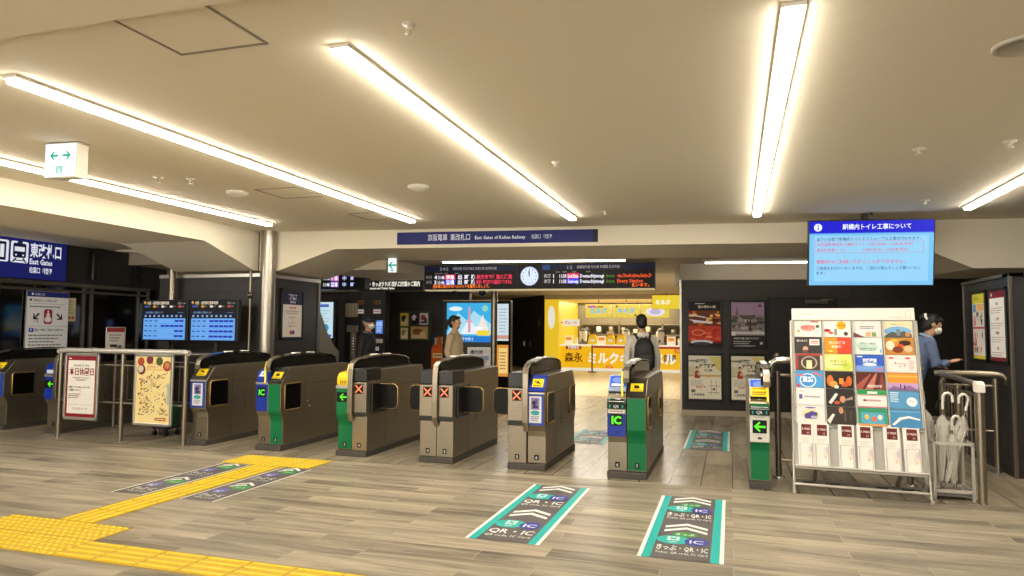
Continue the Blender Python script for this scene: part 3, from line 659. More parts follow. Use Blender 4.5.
# departure monitors on a pole stand
def monitor(label, x0, x1, rows, hd):
    w = x1-x0; t = thing('departure_monitor', label, 'monitor', ((x0+x1)/2, 8.75, 1.625), (0, 0, 0), 'pair of timetable monitors')
    B().box(-w/2, w/2, 0, .07, -.32, .32, BLACK).build('casing', t, bev=.006)
    B().box(-.03, .03, .07, .13, -1.625, .1, DARK).box(-.18, .18, .0, .22, -1.625, -1.6, DARK).build('stand', t)
    a = Art(w*.96, .62, '0c0c12', .1); k = '0c1024'
    a.rect(.03, .02, .97, .74, k, .3); a.rect(.03, .02, .97, .55, '6aa8ee', .95)
    a.poly([(.02, .95), (.05, .9), (.08, .95), (.05, .985)], 'f0a83a', .8); a.text('大阪・出町柳方面時刻表', .1, .90, .065, 'e8d8c0', 'l', .5, .02, .9); a.text('現在 '+hd, .8, .90, .05, 'b0a8a0', 'l', .16, .01, .7)
    for i, c in enumerate(('3a5ac8', 'f0a030', 'f0ece0', 'f0ece0', 'e04a4a')): a.rect(.03+i*.19+.02, .82, .09+i*.19+.02, .87, c, .8); a.rect(.10+i*.19+.02, .83, .15+i*.19+.02, .86, '8a8478', .6)
    a.text('次の発車をご案内します', .08, .675, .04, '8ab8f0', 'l', .4, .008, .8); a.rect(.8, .685, .93, .70, '6a8ac0', .6)
    for i in range(9): a.rect(.06+i*.1, .585, .10+i*.1, .63, '9ac0f0', .8)
    for r in range(4):
        z = .43-r*.125; a.rect(.03, z-.008, .97, z-.004, '4a84cc', .7)
        for x in (.07, .17, .29): a.rect(x, z+.04, x+.07, z+.07, '3a6ab8', .6)
        for i in range(rows[r]): a.rect(.955-(i+1)*.103, z+.03, .955-i*.103-.012, z+.08, '1c34b8', .8)
    a.build('display', t, (0, -.002, 0))
monitor('left blue timetable monitor standing behind the metal fence', -8.845, -7.955, (2, 5, 2, 2), '11:44')
monitor('right blue timetable monitor, next to the round steel column', -7.93, -7.04, (5, 5, 5, 5), '11:45')

# exit signs
def exit_sign(label, loc, w, h, dep, two, rot=0):
    t = thing('exit_sign', label, 'exit sign', loc, (0, 0, rot))
    B().box(-w/2, w/2, 0, dep, -h/2, h/2, M('e6dfcf', .4)).box(-w/2-.01, w/2+.01, -.003, dep+.003, h/2-.012, h/2, ALU).build('casing', t, bev=.003)
    a = Art(w*.96, h*.94, 'f4fbff', 1.1); G = '00b890'
    if two:
        open_arrow(a, .29, .64, .30, PI, G, .8, .2); open_arrow(a, .70, .64, .30, 0, G, .8, .2)
        a.rect(.38, .1, .58, .32, '8fd8d0', .9); a.rect(.43, .1, .53, .28, 'e4f8f6', .9); a.disc(.48, .25, .02, '2fb8a0', .8)
    else: open_arrow(a, .5, .5, .62, PI, G, .8, .2); a.rect(.3, .05, .7, .2, '7ad0c0', .9)
    a.build('face', t, (0, -.005, 0)); return t
exit_sign('white lit exit sign with two green arrows on the ceiling at upper left', (-5.15, 4.22, 2.85), .31, .285, .11, True, .08)
t = exit_sign('small lit exit sign with one green arrow hanging left of the departure board', (-5.39, 10.5, 2.585), .15, .25, .09, False, .1)
B().box(-.01, .01, .04, .06, .13, .135, ALU).build('hanger', t)

# main departure board with clock
t = thing('departure_board', 'wide black train departure board with round clock in its middle', 'departure board', (-3.42, 12.32, 2.50), (0, 0, .06)); t.scale = (.975, 1, 1)
B().box(-2.22, 2.22, 0, .25, -.225, .23, M('151417', .4)).build('casing', t, bev=.008)
B().box(-2.2, 2.2, -.004, .22, -.25, -.225, M('c8b890', .4, 0, .4)).build('base_strip', t)
for x in (-1.45, -.05, 1.2): B().box(x-.12, x+.12, .04, .18, .23, .27, BLACK).build('hanger', t)
a = Art(4.4, .44, '171518', .02)
a.rect(0, .76, .42, 1, '141a3c', .2); a.rect(.55, .76, 1, 1, '141a3c', .2); a.rect(.53, .78, .565, .98, '2a4a8a', .3); a.rect(.42, 0, .424, 1, '2a282a'); a.rect(.53, 0, .534, 1, '2a282a')
a.text('3·4·5', .07, .80, .15, 'd0ccc8', 'l', .06, .01, .5); a.text('京橋方面 守口市 枚方 京都三条 出町柳方面', .13, .83, .1, 'a8a4a4', 'l', .2, .01, .4)
a.text('1·2', .64, .80, .15, 'd0ccc8', 'l', .04, .01, .5); a.text('淀屋橋方面 中之島 天満橋 北浜方面', .68, .83, .1, 'a8a4a4', 'l', .18, .01, .4)
for x in (.045, .065, .09, .14): a.rect(x, .66, x+.018, .70, '7a7674', .3)
for x in (.59, .62, .66, .72): a.rect(x, .66, x+.018, .70, '7a7674', .3)
W = 'f2f0ff'
for i, (z, n, col, tx) in enumerate(((.44, '4', 'e8305a', '枚方市で準急に連絡'), (.22, '3', '3a3af0', '普通・守口市での接続はありません'))):
    a.text('先発' if i == 0 else '次発', .005, z+.03, .11, 'b0aca8', 'l', .03, .01, .5); a.text(n, .045, z, .17, W, 'l', .02, .03, 1)
    a.text('11:46', .062, z, .15, W, 'l', .03, .03, 1); a.rect(.095, z-.03, .142, z+.19, col, 1); a.text('特急' if i == 0 else '普通', .1, z, .15, 'ffffff', 'l', .038, .03, 1)
    for x, s in ((.155, '出'), (.185, '町'), (.215, '柳')): a.text(s, x, z, .16, W, 'l', .02, .03, 1)
    a.text(tx, .24, z, .15, 'f03a5a', 'l', .16, .03, 1)
a.text('自転車に乗る時はヘルメットを着用しましょう。', .04, .06, .13, 'ff7a30', 'l', .26, .03, 1)
for i, (z, ty, col, tx, c2) in enumerate(((.44, 'Ltd.Exp', 'e8305a', 'via,Chushojima,Sanjo,D', 'f05a2a'), (.22, 'Semi-exp', '3a3af0', 'Every Station', 'f05a2a'))):
    a.text('先発' if i == 0 else '次発', .54, z+.02, .12, 'e0dcd8', 'l', .03, .02, .8); a.text('1', .58, z, .16, W, 'l', .02, .03, 1)
    a.text('11:50', .607, z, .15, W, 'l', .03, .03, 1); a.rect(.64, z-.03, .69, z+.19, col, 1); a.text(ty, .643, z, .15, 'ffffff', 'l', .045, .03, 1)
    a.text('Demachiyanagi', .695, z, .15, W, 'l', .1, .03, 1); a.text('from', .805, z, .13, '5a9a2a', 'l', .04, .02, .7); a.text(tx, .85, z, .15, c2, 'l', .14, .03, 1)
a.text('願います。', .91, .06, .12, 'ff6a2a', 'l', .07, .03, 1)
a.disc(.477, .52, .40, 'b8c8e8', .95); a.disc(.477, .52, .37, 'dce8fc', 1)
for i in range(12): a.disc(.477+.3*math.sin(i*PI/6)*.1, .52+.3*math.cos(i*PI/6), .022, '3a4a9a', .3)
a.poly([(.4755, .5), (.4785, .5), (.478, .80), (.476, .80)], '1c2a6a', .2); a.poly([(.475, .53), (.479, .53), (.4765, .72), (.472, .72)], '1c2a6a', .2)
a.build('display', t, (0, -.006, 0))
for nm, x, lab in (('camera_dome', -1.5, 'small black dome camera under the left end of the departure board'), ('camera_dome', -.95, 'larger black dome camera under the departure board beside the pole')):
    r = .045 if x < -1.2 else .075
    q = B().ell((0, 0, -r*.6), (r, r, r*.9), GLOSS).cyl((0, 0, -.02), (0, 0, .03), r*.9, DARK, 16); o = q.build(nm, None, (-3.5+x*.998, 12.4+x*.06, 2.255-.0)); tag(o, lab, 'security camera')

# small LED board, strip sign
t = thing('departure_board', 'small two-row LED departure board above the man in the cap', 'departure board', (-7.62, 12.55, 2.51), (0, 0, .16))
B().box(-.53, .53, 0, .3, -.185, .185, M('151417', .4)).build('casing', t, bev=.006)
for x in (-.35, .35): B().box(x-.02, x+.02, .1, .14, .185, .3, BLACK).build('hanger', t)
a = Art(1.02, .35, '151318', .02)
for z in (.52, .15):
    a.text('5' if z > .5 else '', .03, z, .2, W, 'l', .04, .03, 1); a.text('11:48', .15, z, .2, W, 'l', .13, .03, 1); a.rect(.30, z-.05, .47, z+.27, 'd878c8' if z > .3 else '8a5ac8', .9); a.text('準急' if z > .3 else '普通', .31, z, .2, 'ffffff', 'l', .14, .03, 1)
    a.text('中', .55, z, .2, 'c0c8ff', 'l', .08, .03, 1); a.text('町', .72, z, .2, 'c0c8ff', 'l', .08, .03, 1)
for x in (.15, .3, .6): a.rect(x, .88, x+.1, .94, '8a8674', .4)
a.build('display', t, (0, -.004, 0))
t = thing('strip_sign', 'dark hanging strip sign with two rows of white lettering left of the departure board', 'sign', (-6.95, 13.45, 2.46), (0, 0, .06))
B().box(-.76, .76, 0, .08, -.12, .10, DARK).build('casing', t)
for x in (-.6, .6): B().cyl((x, .04, .1), (x, .04, .30), .012, DARK, 8).build('hanger', t)
a = Art(1.48, .2, '1c1a1a', .02); a.text('精算機・きっぷうりば 改札口方面のご案内', .02, .42, .42, 'f0ead8', 'l', .94, .05, .9); a.text('Fare Adjustment and Ticket Gates', .02, .08, .22, 'f0ead8', 'l', .8, .05, .9)
a.build('lettering_panel', t, (0, -.003, 0))

# ================================================================== LEFT SIDE
R90 = PI/2
a = Art(2.2, .77, '232a86', .25); a.text('東改札口', .685, .52, .25, 'eef0fa', 'l', .265, .025, .8); a.text('East Gates', .685, .33, .13, 'eef0fa', 'l', .19, .025, .8); a.text('检票口  개찰구', .685, .14, .11, 'eef0fa', 'l', .19, .015, .8)

def rbox(a, x0, z0, x1, z1, c, e):
    r = .04; rx = r*a.h/a.w; P = []
    for cx, cz, s in ((x1-rx, z1-r, 0), (x0+rx, z1-r, 1), (x0+rx, z0+r, 2), (x1-rx, z0+r, 3)):
        P += [(cx+rx*math.cos(s*PI/2+t), cz+r*math.sin(s*PI/2+t)) for t in (0, .5, 1.07, PI/2)]
    a.poly(P, c, e)
for x0 in (.375, .53):
    rbox(a, x0, .33, x0+.14, .80, 'f0f2fa', .8); n = '20265e'; cx = x0+.07
    if x0 > .5:
        rbox(a, cx-.052, .44, cx+.052, .76, n, .1); a.rect(cx-.04, .58, cx+.04, .68, 'f0f2fa', .8); a.disc(cx-.028, .5, .02, 'f0f2fa', .8); a.disc(cx+.028, .5, .02, 'f0f2fa', .8); a.rect(cx-.02, .76, cx+.02, .80, n, .1)
        a.poly([(cx-.035, .43), (cx-.06, .34), (cx-.045, .34), (cx-.02, .43)], n, .1); a.poly([(cx+.035, .43), (cx+.06, .34), (cx+.045, .34), (cx+.02, .43)], n, .1); a.rect(cx-.04, .37, cx+.04, .39, n, .1)
    else:
        a.rect(cx-.05, .36, cx+.05, .76, n, .1); a.rect(cx-.035, .42, cx-.005, .70, 'f0f2fa', .8); a.rect(cx+.005, .42, cx+.035, .70, 'f0f2fa', .8)
t = thing('station_sign', 'dark blue lit East Gates sign with train pictogram on the left wall', 'sign', (-11.47, 8.5, 2.72), (0, 0, R90))
B().box(-1.12, 1.12, 0, .03, -.45, .39, M('14163a', .4)).build('casing', t); a.build('lettering_panel', t, (0, -.003, 0))
# white notice hung on the lintel
a = Art(.78, 1.0, 'ece8e4', .12); a.rect(0, .91, 1, 1, '26307c', .1); a.disc(.12, .955, .022, 'e8eaf4'); a.text('お知らせ', .18, .935, .035, 'e8eaf4')
a.text('西改札口への お願いの方', .15, .83, .035, '3a3a44', 'l', .55); a.rect(.05, .835, .11, .87, '3a3a44'); a.lines(.06, .8, .72, .76, 1, '6a6a70', .1); a.rect(.04, .79, .92, .795, '8a8a90')
open_arrow(a, .22, .57, .15, -2.36, '1c1c22', None, .2); open_arrow(a, .78, .57, .15, -.78, '1c1c22', None, .2)
rbox(a, .40, .44, .60, .70, 'b02a34', .05); a.oval(.5, .52, .085, .05, 'f2ece8'); a.oval(.5, .59, .045, .045, 'f2ece8'); a.oval(.5, .655, .02, .025, 'f2ece8'); a.text('この先', .15, .47, .028, '3a3a44', 'l', .15)
a.rect(.03, .40, .97, .405, '7a80a0'); a.rect(.06, .30, .17, .37, '2a50b8'); a.disc(.11, .35, .012, 'f0f0f0'); a.rect(.10, .315, .12, .34, 'f0f0f0'); a.text('車いす等をご利用のお客さまへ', .2, .32, .035, '3a3a44', 'l', .72)
a.lines(.06, .9, .05, .27, 4, '74747c', .3, .4)
t = thing('notice_board', 'white notice board with blue header and two diagonal arrows at far left', 'notice board', (-11.42, 9.25, 1.62), (0, 0, R90))
B().box(-.40, .40, 0, .02, -.51, .51, ALU).build('backing', t)
for x in (-.25, .25): B().cyl((x, .01, .51), (x, .01, .63), .006, DARK, 6).build('hook', t)
a.build('print', t, (0, -.003, 0))
def paper(name, label, loc, w, h, art, rot=0, cat='notice', th=.004, group=None):
    o = art; o.add([(-w/2, th, -h/2), (w/2, th, -h/2), (w/2, th, h/2), (-w/2, th, h/2)], [(3, 2, 1, 0)], WHITE)
    return tag(o.build(name, None, loc, (0, 0, rot)), label, cat, group)
a = Art(.26, .42, 'e0d0a4', .08); a.lines(.1, .9, .3, .9, 5, 'a89468', .4, .3); a.rect(.1, .08, .6, .2, 'b04a38'); a.disc(.8, .14, .07, 'b04a38')
paper('paper_notice', 'cream paper notice on the glass right of the two-arrow notice board', (-11.455, 9.69, 1.83), .26, .42, a, R90)
a = Art(.22, .30, 'b82a30', .1); a.rect(.3, .4, .9, .6, 'f0e8e0')
paper('paper_notice', 'red notice on the glass at the extreme left edge', (-11.455, 8.28, 2.0), .22, .26, a, R90)
t = thing('small_sign', 'small white sign with red header behind the fence, by dark shopfront', 'sign', (-10.9, 10.2, 0), (0, 0, .9))
B().cyl((0, 0, 0), (0, 0, 1.1), .02, STEELD, 10).build('pole', t); B().box(-.16, .16, -.12, .12, 0, .02, DARK).build('base', t)
B().box(-.16, .16, -.012, .012, 1.05, 1.52, ALU).build('frame', t, bev=.004)
a = Art(.29, .44, 'd8d0c4', .05); a.rect(0, .82, 1, 1, '9a2a30'); a.lines(.15, .85, .4, .75, 3, '8a8278', .3); a.rect(.2, .1, .6, .3, '3a3632'); a.disc(.75, .2, .08, '6a6258'); a.build('print', t, (0, -.0135, 1.285))
# black wall bracket and black box
B_ = B().tube([(0, 0, 0), (0, 0, .45), (0, .04, .56), (0, .12, .62), (0, .28, .64)], .05, M('1a1918', .4), 10)
tag(B_.build('pipe_bracket', None, (-11.44, 10.15, 2.4)), 'black bent pipe on the dark left wall below the beam', 'pipe')
t = B().box(-.05, 0, -.09, .09, -.26, .26, M('171615', .4)); 
for z in (-.2, 0, .2): t.cyl((0, -.05, z), (.012, -.05, z), .012, STEELD, 8)
tag(t.build('wall_box', None, (-11.44, 11.2, 2.62), bev=.006), 'black slim box on the dark left wall near its end', 'box')
# columns, pipes
o = B().lathe([(.115, 0), (.115, 3.0)], brushed('aaa498', .3, .95), n=36).build('trim_column', None, (-6.73, 9.02, 0)); struct(o)
struct(B().cyl((-7.07, 9.06, 0), (-7.07, 9.06, 3.0), .022, STEEL, 12).build('trim_pipe'))
for i, z in enumerate((2.02,)):
    struct(B().cyl((-7.07, 9.04, z), (-6.99, 9.04, z), .05, STEELD, 12).build('trim_pipe_clamp'))
struct(B().cyl((-8.62, 9.12, 0), (-8.62, 9.12, 2.72), .055, STEEL, 14).build('trim_post'))
struct(B().lathe([(.065, 0), (.065, 2.76)], STEEL, n=24).build('trim_pole', None, (-4.49, 13.15, 0)))
# poster on the left block
a = Art(.52, .74, 'e8dcd0', .1); a.rect(0, .72, 1, 1, '2a2848'); a.text('平常ダイヤ', .5, .90, .05, 'd8d0e0', 'c', .7, .03); a.text('のご案内', .5, .83, .05, 'd8d0e0', 'c', .6, .03); a.text('運転時刻', .5, .755, .04, 'd8d0e0', 'c', .6, .03)
a.text('列車の運転', .5, .63, .04, 'b8503c', 'c', .5, .02); a.lines(.15, .85, .5, .6, 2, 'a89a90', .2); a.rect(.3, .3, .7, .45, 'c8bcb0'); a.rect(.32, .32, .48, .43, 'e8dcd0'); a.rect(.52, .32, .68, .43, 'e8dcd0')
a.text('ご確認ください', .5, .22, .035, 'b8503c', 'c', .6, .02); a.disc(.42, .1, .05, 'b84a5a'); a.disc(.55, .1, .05, '4a4a8a')
board('poster', 'white poster with dark header on the side of the dark block by the column', (-6.945, 9.96, 1.745), .64, .84, a, (0, 0, R90), BLACK, .04, 'poster', None, .025, .004)
# curved grey partition
struct(B().prism([(10.78, 0), (10.78, 1.85), (10.86, 1.75), (11.05, 1.45), (11.3, 1.2), (11.45, 1.1), (11.45, 0)], -6.99, -6.95, 'x', M('8a8276', .5)).build('trim_partition'))

# ================================================================== REAR LEFT
t = thing('digital_signage', 'upright pale blue screen standing behind the dark block', 'screen', (-9.05, 14.0, 0))
B().box(-.48, .46, 0, .12, 0, 2.2, BLACK).build('casing', t, bev=.01)
a = Art(.78, .82, 'c8e2ec', .95); a.rect(.4, .86, .85, .94, '4a6ac0'); a.lines(.3, .92, .35, .8, 6, '8ac0c8', .3, .3); a.disc(.75, .28, .11, '2a9ac0'); a.disc(.4, .2, .06, 'e88a8a'); a.rect(.3, .02, .95, .1, '3a5ac0'); a.build('display', t, (0, -.004, 1.72))
t = thing('small_sign', 'small white standing sign with red top below the upright screen', 'sign', (-8.66, 13.7, 0))
B().cyl((0, 0, 0), (0, 0, .8), .02, STEELD, 8).build('pole', t); B().box(-.14, .14, -.1, .1, 0, .02, DARK).build('base', t)
B().box(-.16, .16, 0, .015, .78, 1.22, WHITE).build('frame', t)
a = Art(.31, .43, 'ece6dc', .1); a.rect(0, .75, 1, 1, 'a82a30'); a.text('P', .3, .2, .4, '2a2826', 'c', None, .03); a.rect(.5, .2, .85, .6, '5a5650'); a.build('print', t, (0, -.002, 1.0))
t = thing('leaflet_box', 'beige louvred box on a dark pillar left of the man in cap', 'box', (-8.47, 14.5, 0))
B().box(-.2, .2, .02, .3, 0, 2.4, M('252220', .5)).build('pillar', t)
q = B().box(-.16, .16, -.05, .02, 1.8, 2.12, M('c8b898', .5)); q.build('box', t, bev=.006)
for i in range(4): B().box(-.14+i*.08-.004, -.14+i*.08+.004, -.055, -.05, 1.81, 2.11, M('7a6c54', .5)).build('groove', t)
for i, (x, c, l) in enumerate(((-8.25, '8a5a34', 'small brown plate high on the dark wall left of its twin'), (-7.81, '8a6238', 'small brown plate high on the dark wall above the ticket machine'))):
    a = Art(.17, .09, c, .1); a.lines(.1, .9, .2, .8, 1, '4a3020', .1); paper('wall_plate', l, (x, 14.49, 2.14), .17, .09, a, 0, 'plate')
    a = Art(.19, .10, 'ece2d8', .25); a.lines(.1, .9, .3, .7, 1, 'b04a4a', .2); paper('wall_plate', ['small white plate below the left brown plate', 'small white plate below the right brown plate'][i], (x, 14.49, 1.93), .19, .10, a, 0, 'plate')
slab('wall_rear_stub', -8.24, -7.6, 14.5, 14.7, 0, 2.44, wallm)
t = thing('ticket_machine', 'slim black ticket machine with small blue screen before the dark wall', 'ticket machine', (-7.58, 14.2, 0))
B().box(-.13, .13, 0, .25, 0, 1.28, BLACK).build('body', t, bev=.01); B().box(-.13, .13, -.02, .1, 1.28, 1.75, BLACK).build('head', t, bev=.01)
a = Art(.18, .3, '5a8ae8', .8); a.rect(.1, .55, .9, .9, 'a8c8ff'); a.lines(.15, .85, .1, .5, 4, 'dce8ff', .2); a.build('screen', t, (0, -.022, 1.57))
B().box(-.1, .1, -.05, 0, 1.2, 1.3, ALU).build('card_tray', t, bev=.01); a = Art(.08, .08, 'f0f0f0', .2); a.rect(.3, .3, .7, .7, '3a3a3a'); a.build('sticker', t, (-.05, -.002, 1.08))
t = thing('handrail_post', 'grey ridged post standing left of the man in the cap', 'post', (-7.55, 13.0, 0))
B().cyl((0, 0, 0), (0, 0, 1.45), .06, STEELD, 16).build('post', t)
for i in range(8): B().cyl((0, 0, .9+i*.06), (0, 0, .92+i*.06), .066, CHROME, 16).build('ring', t)
B().box(-.15, .1, -.03, .03, 1.45, 1.6, STEELD).build('cap', t, bev=.01)
# poster board on dark wall
t = thing('poster_board', 'dark board with several colourful flyers on the rear dark wall', 'poster board', (-7.35, 15.56, 1.62))
B().box(-.44, .44, 0, .03, -.38, .36, M('3a4a34', .5)).build('frame', t, bev=.006)
for x, z, w, h, c1, c2, c3 in ((-.28, .14, .22, .32, 'd8b83a', '2a2a24', 'c8c4a0'), (-.28, -.2, .2, .28, 'd8c890', 'a88a4a', 'ece0b8'), (.0, .16, .2, .28, '4a2a34', 'e8d8d8', '1a1418'), (.24, .16, .22, .28, 'e0d0d0', 'a83a44', '4a4040'), (.12, -.18, .46, .3, 'c8a060', '8a5a34', 'e0c890')):
    a = Art(w, h, c1, .08); a.oval(.4, .6, .3, .25, c2); a.rect(.1, .1, .9, .3, c3); a.oval(.7, .4, .18, .2, c3); a.build('flyer', t, (x, -.004, z))
# orange bin
t = thing('orange_stand', 'orange box stand with slanted top before the rear dark wall', 'stand', (-6.17, 14.4, 0)); t.scale = (.8, 1, 1)
B().prism([(-.14, 0), (-.14, 1.1), (.0, 1.2), (.16, 1.2), (.16, 0)], -.2, .2, 'x', M('d8601c', .4, 0, .08)).build('body', t, bev=.01)
B().box(-.1, .04, -.02, .1, 1.15, 1.36, M('c8743a', .4)).build('card', t, (0, 0, 0)); B().box(-.17, -.11, -.02, .06, 1.15, 1.34, M('d8d4cc', .4)).build('paper', t)
a = Art(.3, .1, 'f0c890', .1); a.lines(.1, .9, .2, .8, 1, '7a3010', .1); a.build('lettering_panel', t, (0, -.143, .95))
# poster screen the woman walks past
t = thing('digital_signage', 'wide bright blue screen in black stand behind the walking woman', 'screen', (-5.17, 13.55, 0), (0, 0, .05))
B().box(-.58, .56, 0, .14, 0, 2.13, BLACK).box(-.6, .58, -.01, .15, 2.11, 2.14, STEEL).build('casing', t, bev=.008)
a = Art(.98, .81, '3ab0e8', .95); a.poly([(0, .2), (.25, .75), (.45, .55), (.6, .8), (1, .45), (1, .2)], 'a8e0f4'); a.poly([(.3, .2), (.5, .6), (.75, .2)], 'e8f4f8'); a.rect(.48, .25, .53, .9, 'd89ab0'); a.rect(.44, .5, .57, .55, 'e8a0b0'); a.poly([(.62, .2), (.8, .7), (.97, .2)], 'f2e8e0')
a.disc(.85, .86, .08, '8fd8c8'); a.oval(.12, .6, .07, .05, '5ac88a'); a.rect(.68, .17, .95, .3, 'f0d83a'); a.rect(0, 0, 1, .15, '1a7ad0'); a.text('京阪電車で行く', .1, .04, .07, 'e8f8ff', 'l', .5, .02); a.oval(.2, .85, .15, .06, 'e4f4fc'); a.oval(.7, .35, .12, .05, 'f8fcff')
a.build('display', t, (0, -.004, 1.67))
B().box(-.02, .48, -.03, -.01, .78, 1.16, ALU).build('sign_frame', t)
a = Art(.46, .35, 'dcd8d0', .15); a.text('構内図', .08, .65, .2, '2a3448', 'l', .6, .02); a.rect(.05, .3, .95, .55, '8aa0b8'); a.lines(.08, .9, .08, .28, 2, '2a3448', .2); a.build('small_sign_face', t, (.23, -.032, .97))
t = thing('digital_signage', 'narrow screen with orange lightbox below, seen right of the grey pole', 'screen', (-5.1, 15.3, 0))
B().box(-.32, .28, 0, .15, 0, 2.2, BLACK).build('casing', t, bev=.008)
a = Art(.46, .85, 'd8e8f0', .9); a.lines(.5, .95, .2, .9, 8, '9ab0c0', .3, .3); a.rect(.4, .05, 1, .15, 'd89a8a'); a.build('display', t, (0, -.003, 1.7))
a = Art(.46, .72, 'f0a040', .8); a.rect(.5, .1, .95, .9, 'f8d888', .9); a.lines(.55, .9, .2, .8, 6, 'b85a2a', .2, .4); a.build('lightbox', t, (0, -.003, .82))
# small fittings on shop side wall: switch plates
for i, (f, z, w, l) in enumerate(((.45, .98, .16, 'pale square plate low on the dark wall left of the yellow shop'), (.62, .98, .10, 'grey narrow plate beside the pale square plate on the dark wall'), (.86, 1.85, .10, 'small grey plate higher up on the dark wall by the shop'))):
    p = P1+dv*f; n = Vector((dv.y, -dv.x, 0)).normalized(); p = p+n*.012
    a = Art(w, .26 if i else .2, 'b8b0a4' if i == 0 else '6a645c', .1); a.rect(.2, .2, .8, .8, 'e8e4da' if i == 0 else '7a746a', .15)
    paper('wall_plate', l, (p.x, p.y, z), w, .22, a, math.atan2(dv.y, dv.x), 'plate')
# ================================================================== SHOP
SY = M('f7c413', .45, 0, .49); SYL = M('f8cc28', .5, 0, .8); CR = M('fbf0d4', .4, 0, .8)  # glow put into counter and wall colours, stands in for bright shop lighting
slab('wall_shop_left', -6.98, -6.42, 26.6, 30.2, 0, 2.75, SYL)
slab('wall_shop_back', -6.42, 1.2, 30.2, 30.3, 0, 2.75, M('5c5446', .5))
slab('trim_shop_soffit', -6.98, 1.2, 26.55, 30.2, 2.75, 2.92, M('cfc2a4', .6))
t = thing('shop_counter', 'long yellow shop counter with white top and brown and white lettering', 'counter', (-2.9, 26.75, 0))
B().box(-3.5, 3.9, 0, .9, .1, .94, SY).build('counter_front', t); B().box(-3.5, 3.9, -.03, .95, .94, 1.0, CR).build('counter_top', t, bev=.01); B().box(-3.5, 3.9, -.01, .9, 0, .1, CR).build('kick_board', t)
def put(name, art, x, z, y=-.004): art.build(name, t, (x, y, z))
a = Art(.62, .14, 'd8482a', .5); a.text('期間限定', .5, .2, .6, 'fff0d8', 'c', .8, .03, .8); put('red_label', a, -2.95, .88)
a = Art(.8, .40, 'f7c413', .49); a.text('森永', .05, .12, .75, '7a3a1c', 'l', .9, .02, .1); put('brown_lettering', a, -2.95, .5)
a = Art(3.4, .46, 'f7c413', .49); a.text('ミルクキャラメル', .02, .1, .75, 'fff8e4', 'l', .98, .04, .9); put('white_lettering', a, -.75, .5)
a = Art(.44, .26, '5a2a18', .1); a.text('ジュース', .5, .2, .5, 'f4e8d0', 'c', .85, .02, .7); put('brown_label', a, .72, .52)
for x, z, r in ((-.5, .83, .22), (-1.55, .16, .16), (1.05, .8, .2), (1.5, .5, .3)):
    a = Art(r*2, r, 'f7c413', .49); a.oval(.5, .5, .48, .45, 'e88a2c', .4); a.oval(.5, .55, .3, .22, 'f0b050', .4); put('swirl_mark', a, x, z, -.003)
for i, (x0, x1, tx) in enumerate(((-5.5, -4.46, 'ミルク'), (-4.42, -3.36, 'キャラ'), (-3.32, -2.22, 'メル'))):
    w = x1-x0; q = thing('menu_board', ['leftmost lit yellow menu panel over the shop counter', 'middle lit yellow menu panel over the shop counter', 'right lit yellow menu panel over the counter with white swirl'][i], 'menu board', ((x0+x1)/2, 27.3, 2.31), (0, 0, 0), 'lit menu panels')
    B().box(-w/2, w/2, 0, .08, -.27, .27, M('d8c890', .4)).build('casing', q); B().cyl((0, .04, .27), (0, .04, .44), .02, DARK, 8).build('hanger', q)
    a = Art(w*.97, .51, 'f2d85a', .85); rr = random.Random(i)
    for k in range(14): a.disc(rr.random()*.9+.05, rr.random()*.84+.08, .07, rr.choice(['f8ecb0', 'e8c040', 'f4e080']))
    a.text(tx, .5, .36, .34, '7ac8e8', 'c', .9, .05, .9)
    if i == 0: a.rect(.1, .76, .4, .93, 'c86ab0', .8); a.rect(.45, .78, .7, .9, 'b8803a', .8)
    if i == 1: a.disc(.15, .85, .09, '9a5a34'); a.disc(.85, .2, .08, '9a5a34')
    if i == 2: a.oval(.5, .45, .34, .34, 'ece4f0', .9); a.oval(.5, .45, .2, .2, 'c8b8d8', .9)
    a.build('face', q, (0, -.003, 0))
a = Art(.98, .5, 'f8d83a', .85); a.text('ミルク', .12, .35, .28, 'fffbe8', 'l', .8, .05, 1)
t = thing('hanging_sign', 'small yellow lit sign hanging beside the dark poster wall end', 'sign', (-2.25, 26.0, 2.6)); B().box(-.5, .5, 0, .12, -.26, .26, M('d8b83a', .4)).build('casing', t); a.build('face', t, (0, -.003, 0))
B().cyl((0, .06, .26), (0, .06, .33), .02, DARK, 8).build('hanger', t)
a = Art(.62, .24, 'fbf0dc', .8); a.text('ジュース', .08, .3, .4, 'e8783a', 'l', .8, .04)
t = thing('shop_sign', 'white rectangular sign on the yellow side wall of the shop', 'sign', (-6.0, 26.95, 1.85)); B().box(-.33, .33, 0, .06, -.13, .13, CR).build('casing', t); a.build('face', t, (0, -.003, 0)); B().cyl((-.43, .03, 0), (-.33, .03, 0), .015, DARK, 8).build('arm', t)
o = B().lathe([(.30, -.0), (.30, .05)], M('f8f4e4', .4, 0, .8), n=28); o = o.build('oval_sign', None, (-6.7, 26.59, 2.05), (PI/2, 0, 0)); o.scale = (.45, 1.5, 1); tag(o, 'white vertical oval sign on the yellow shop pillar', 'sign')
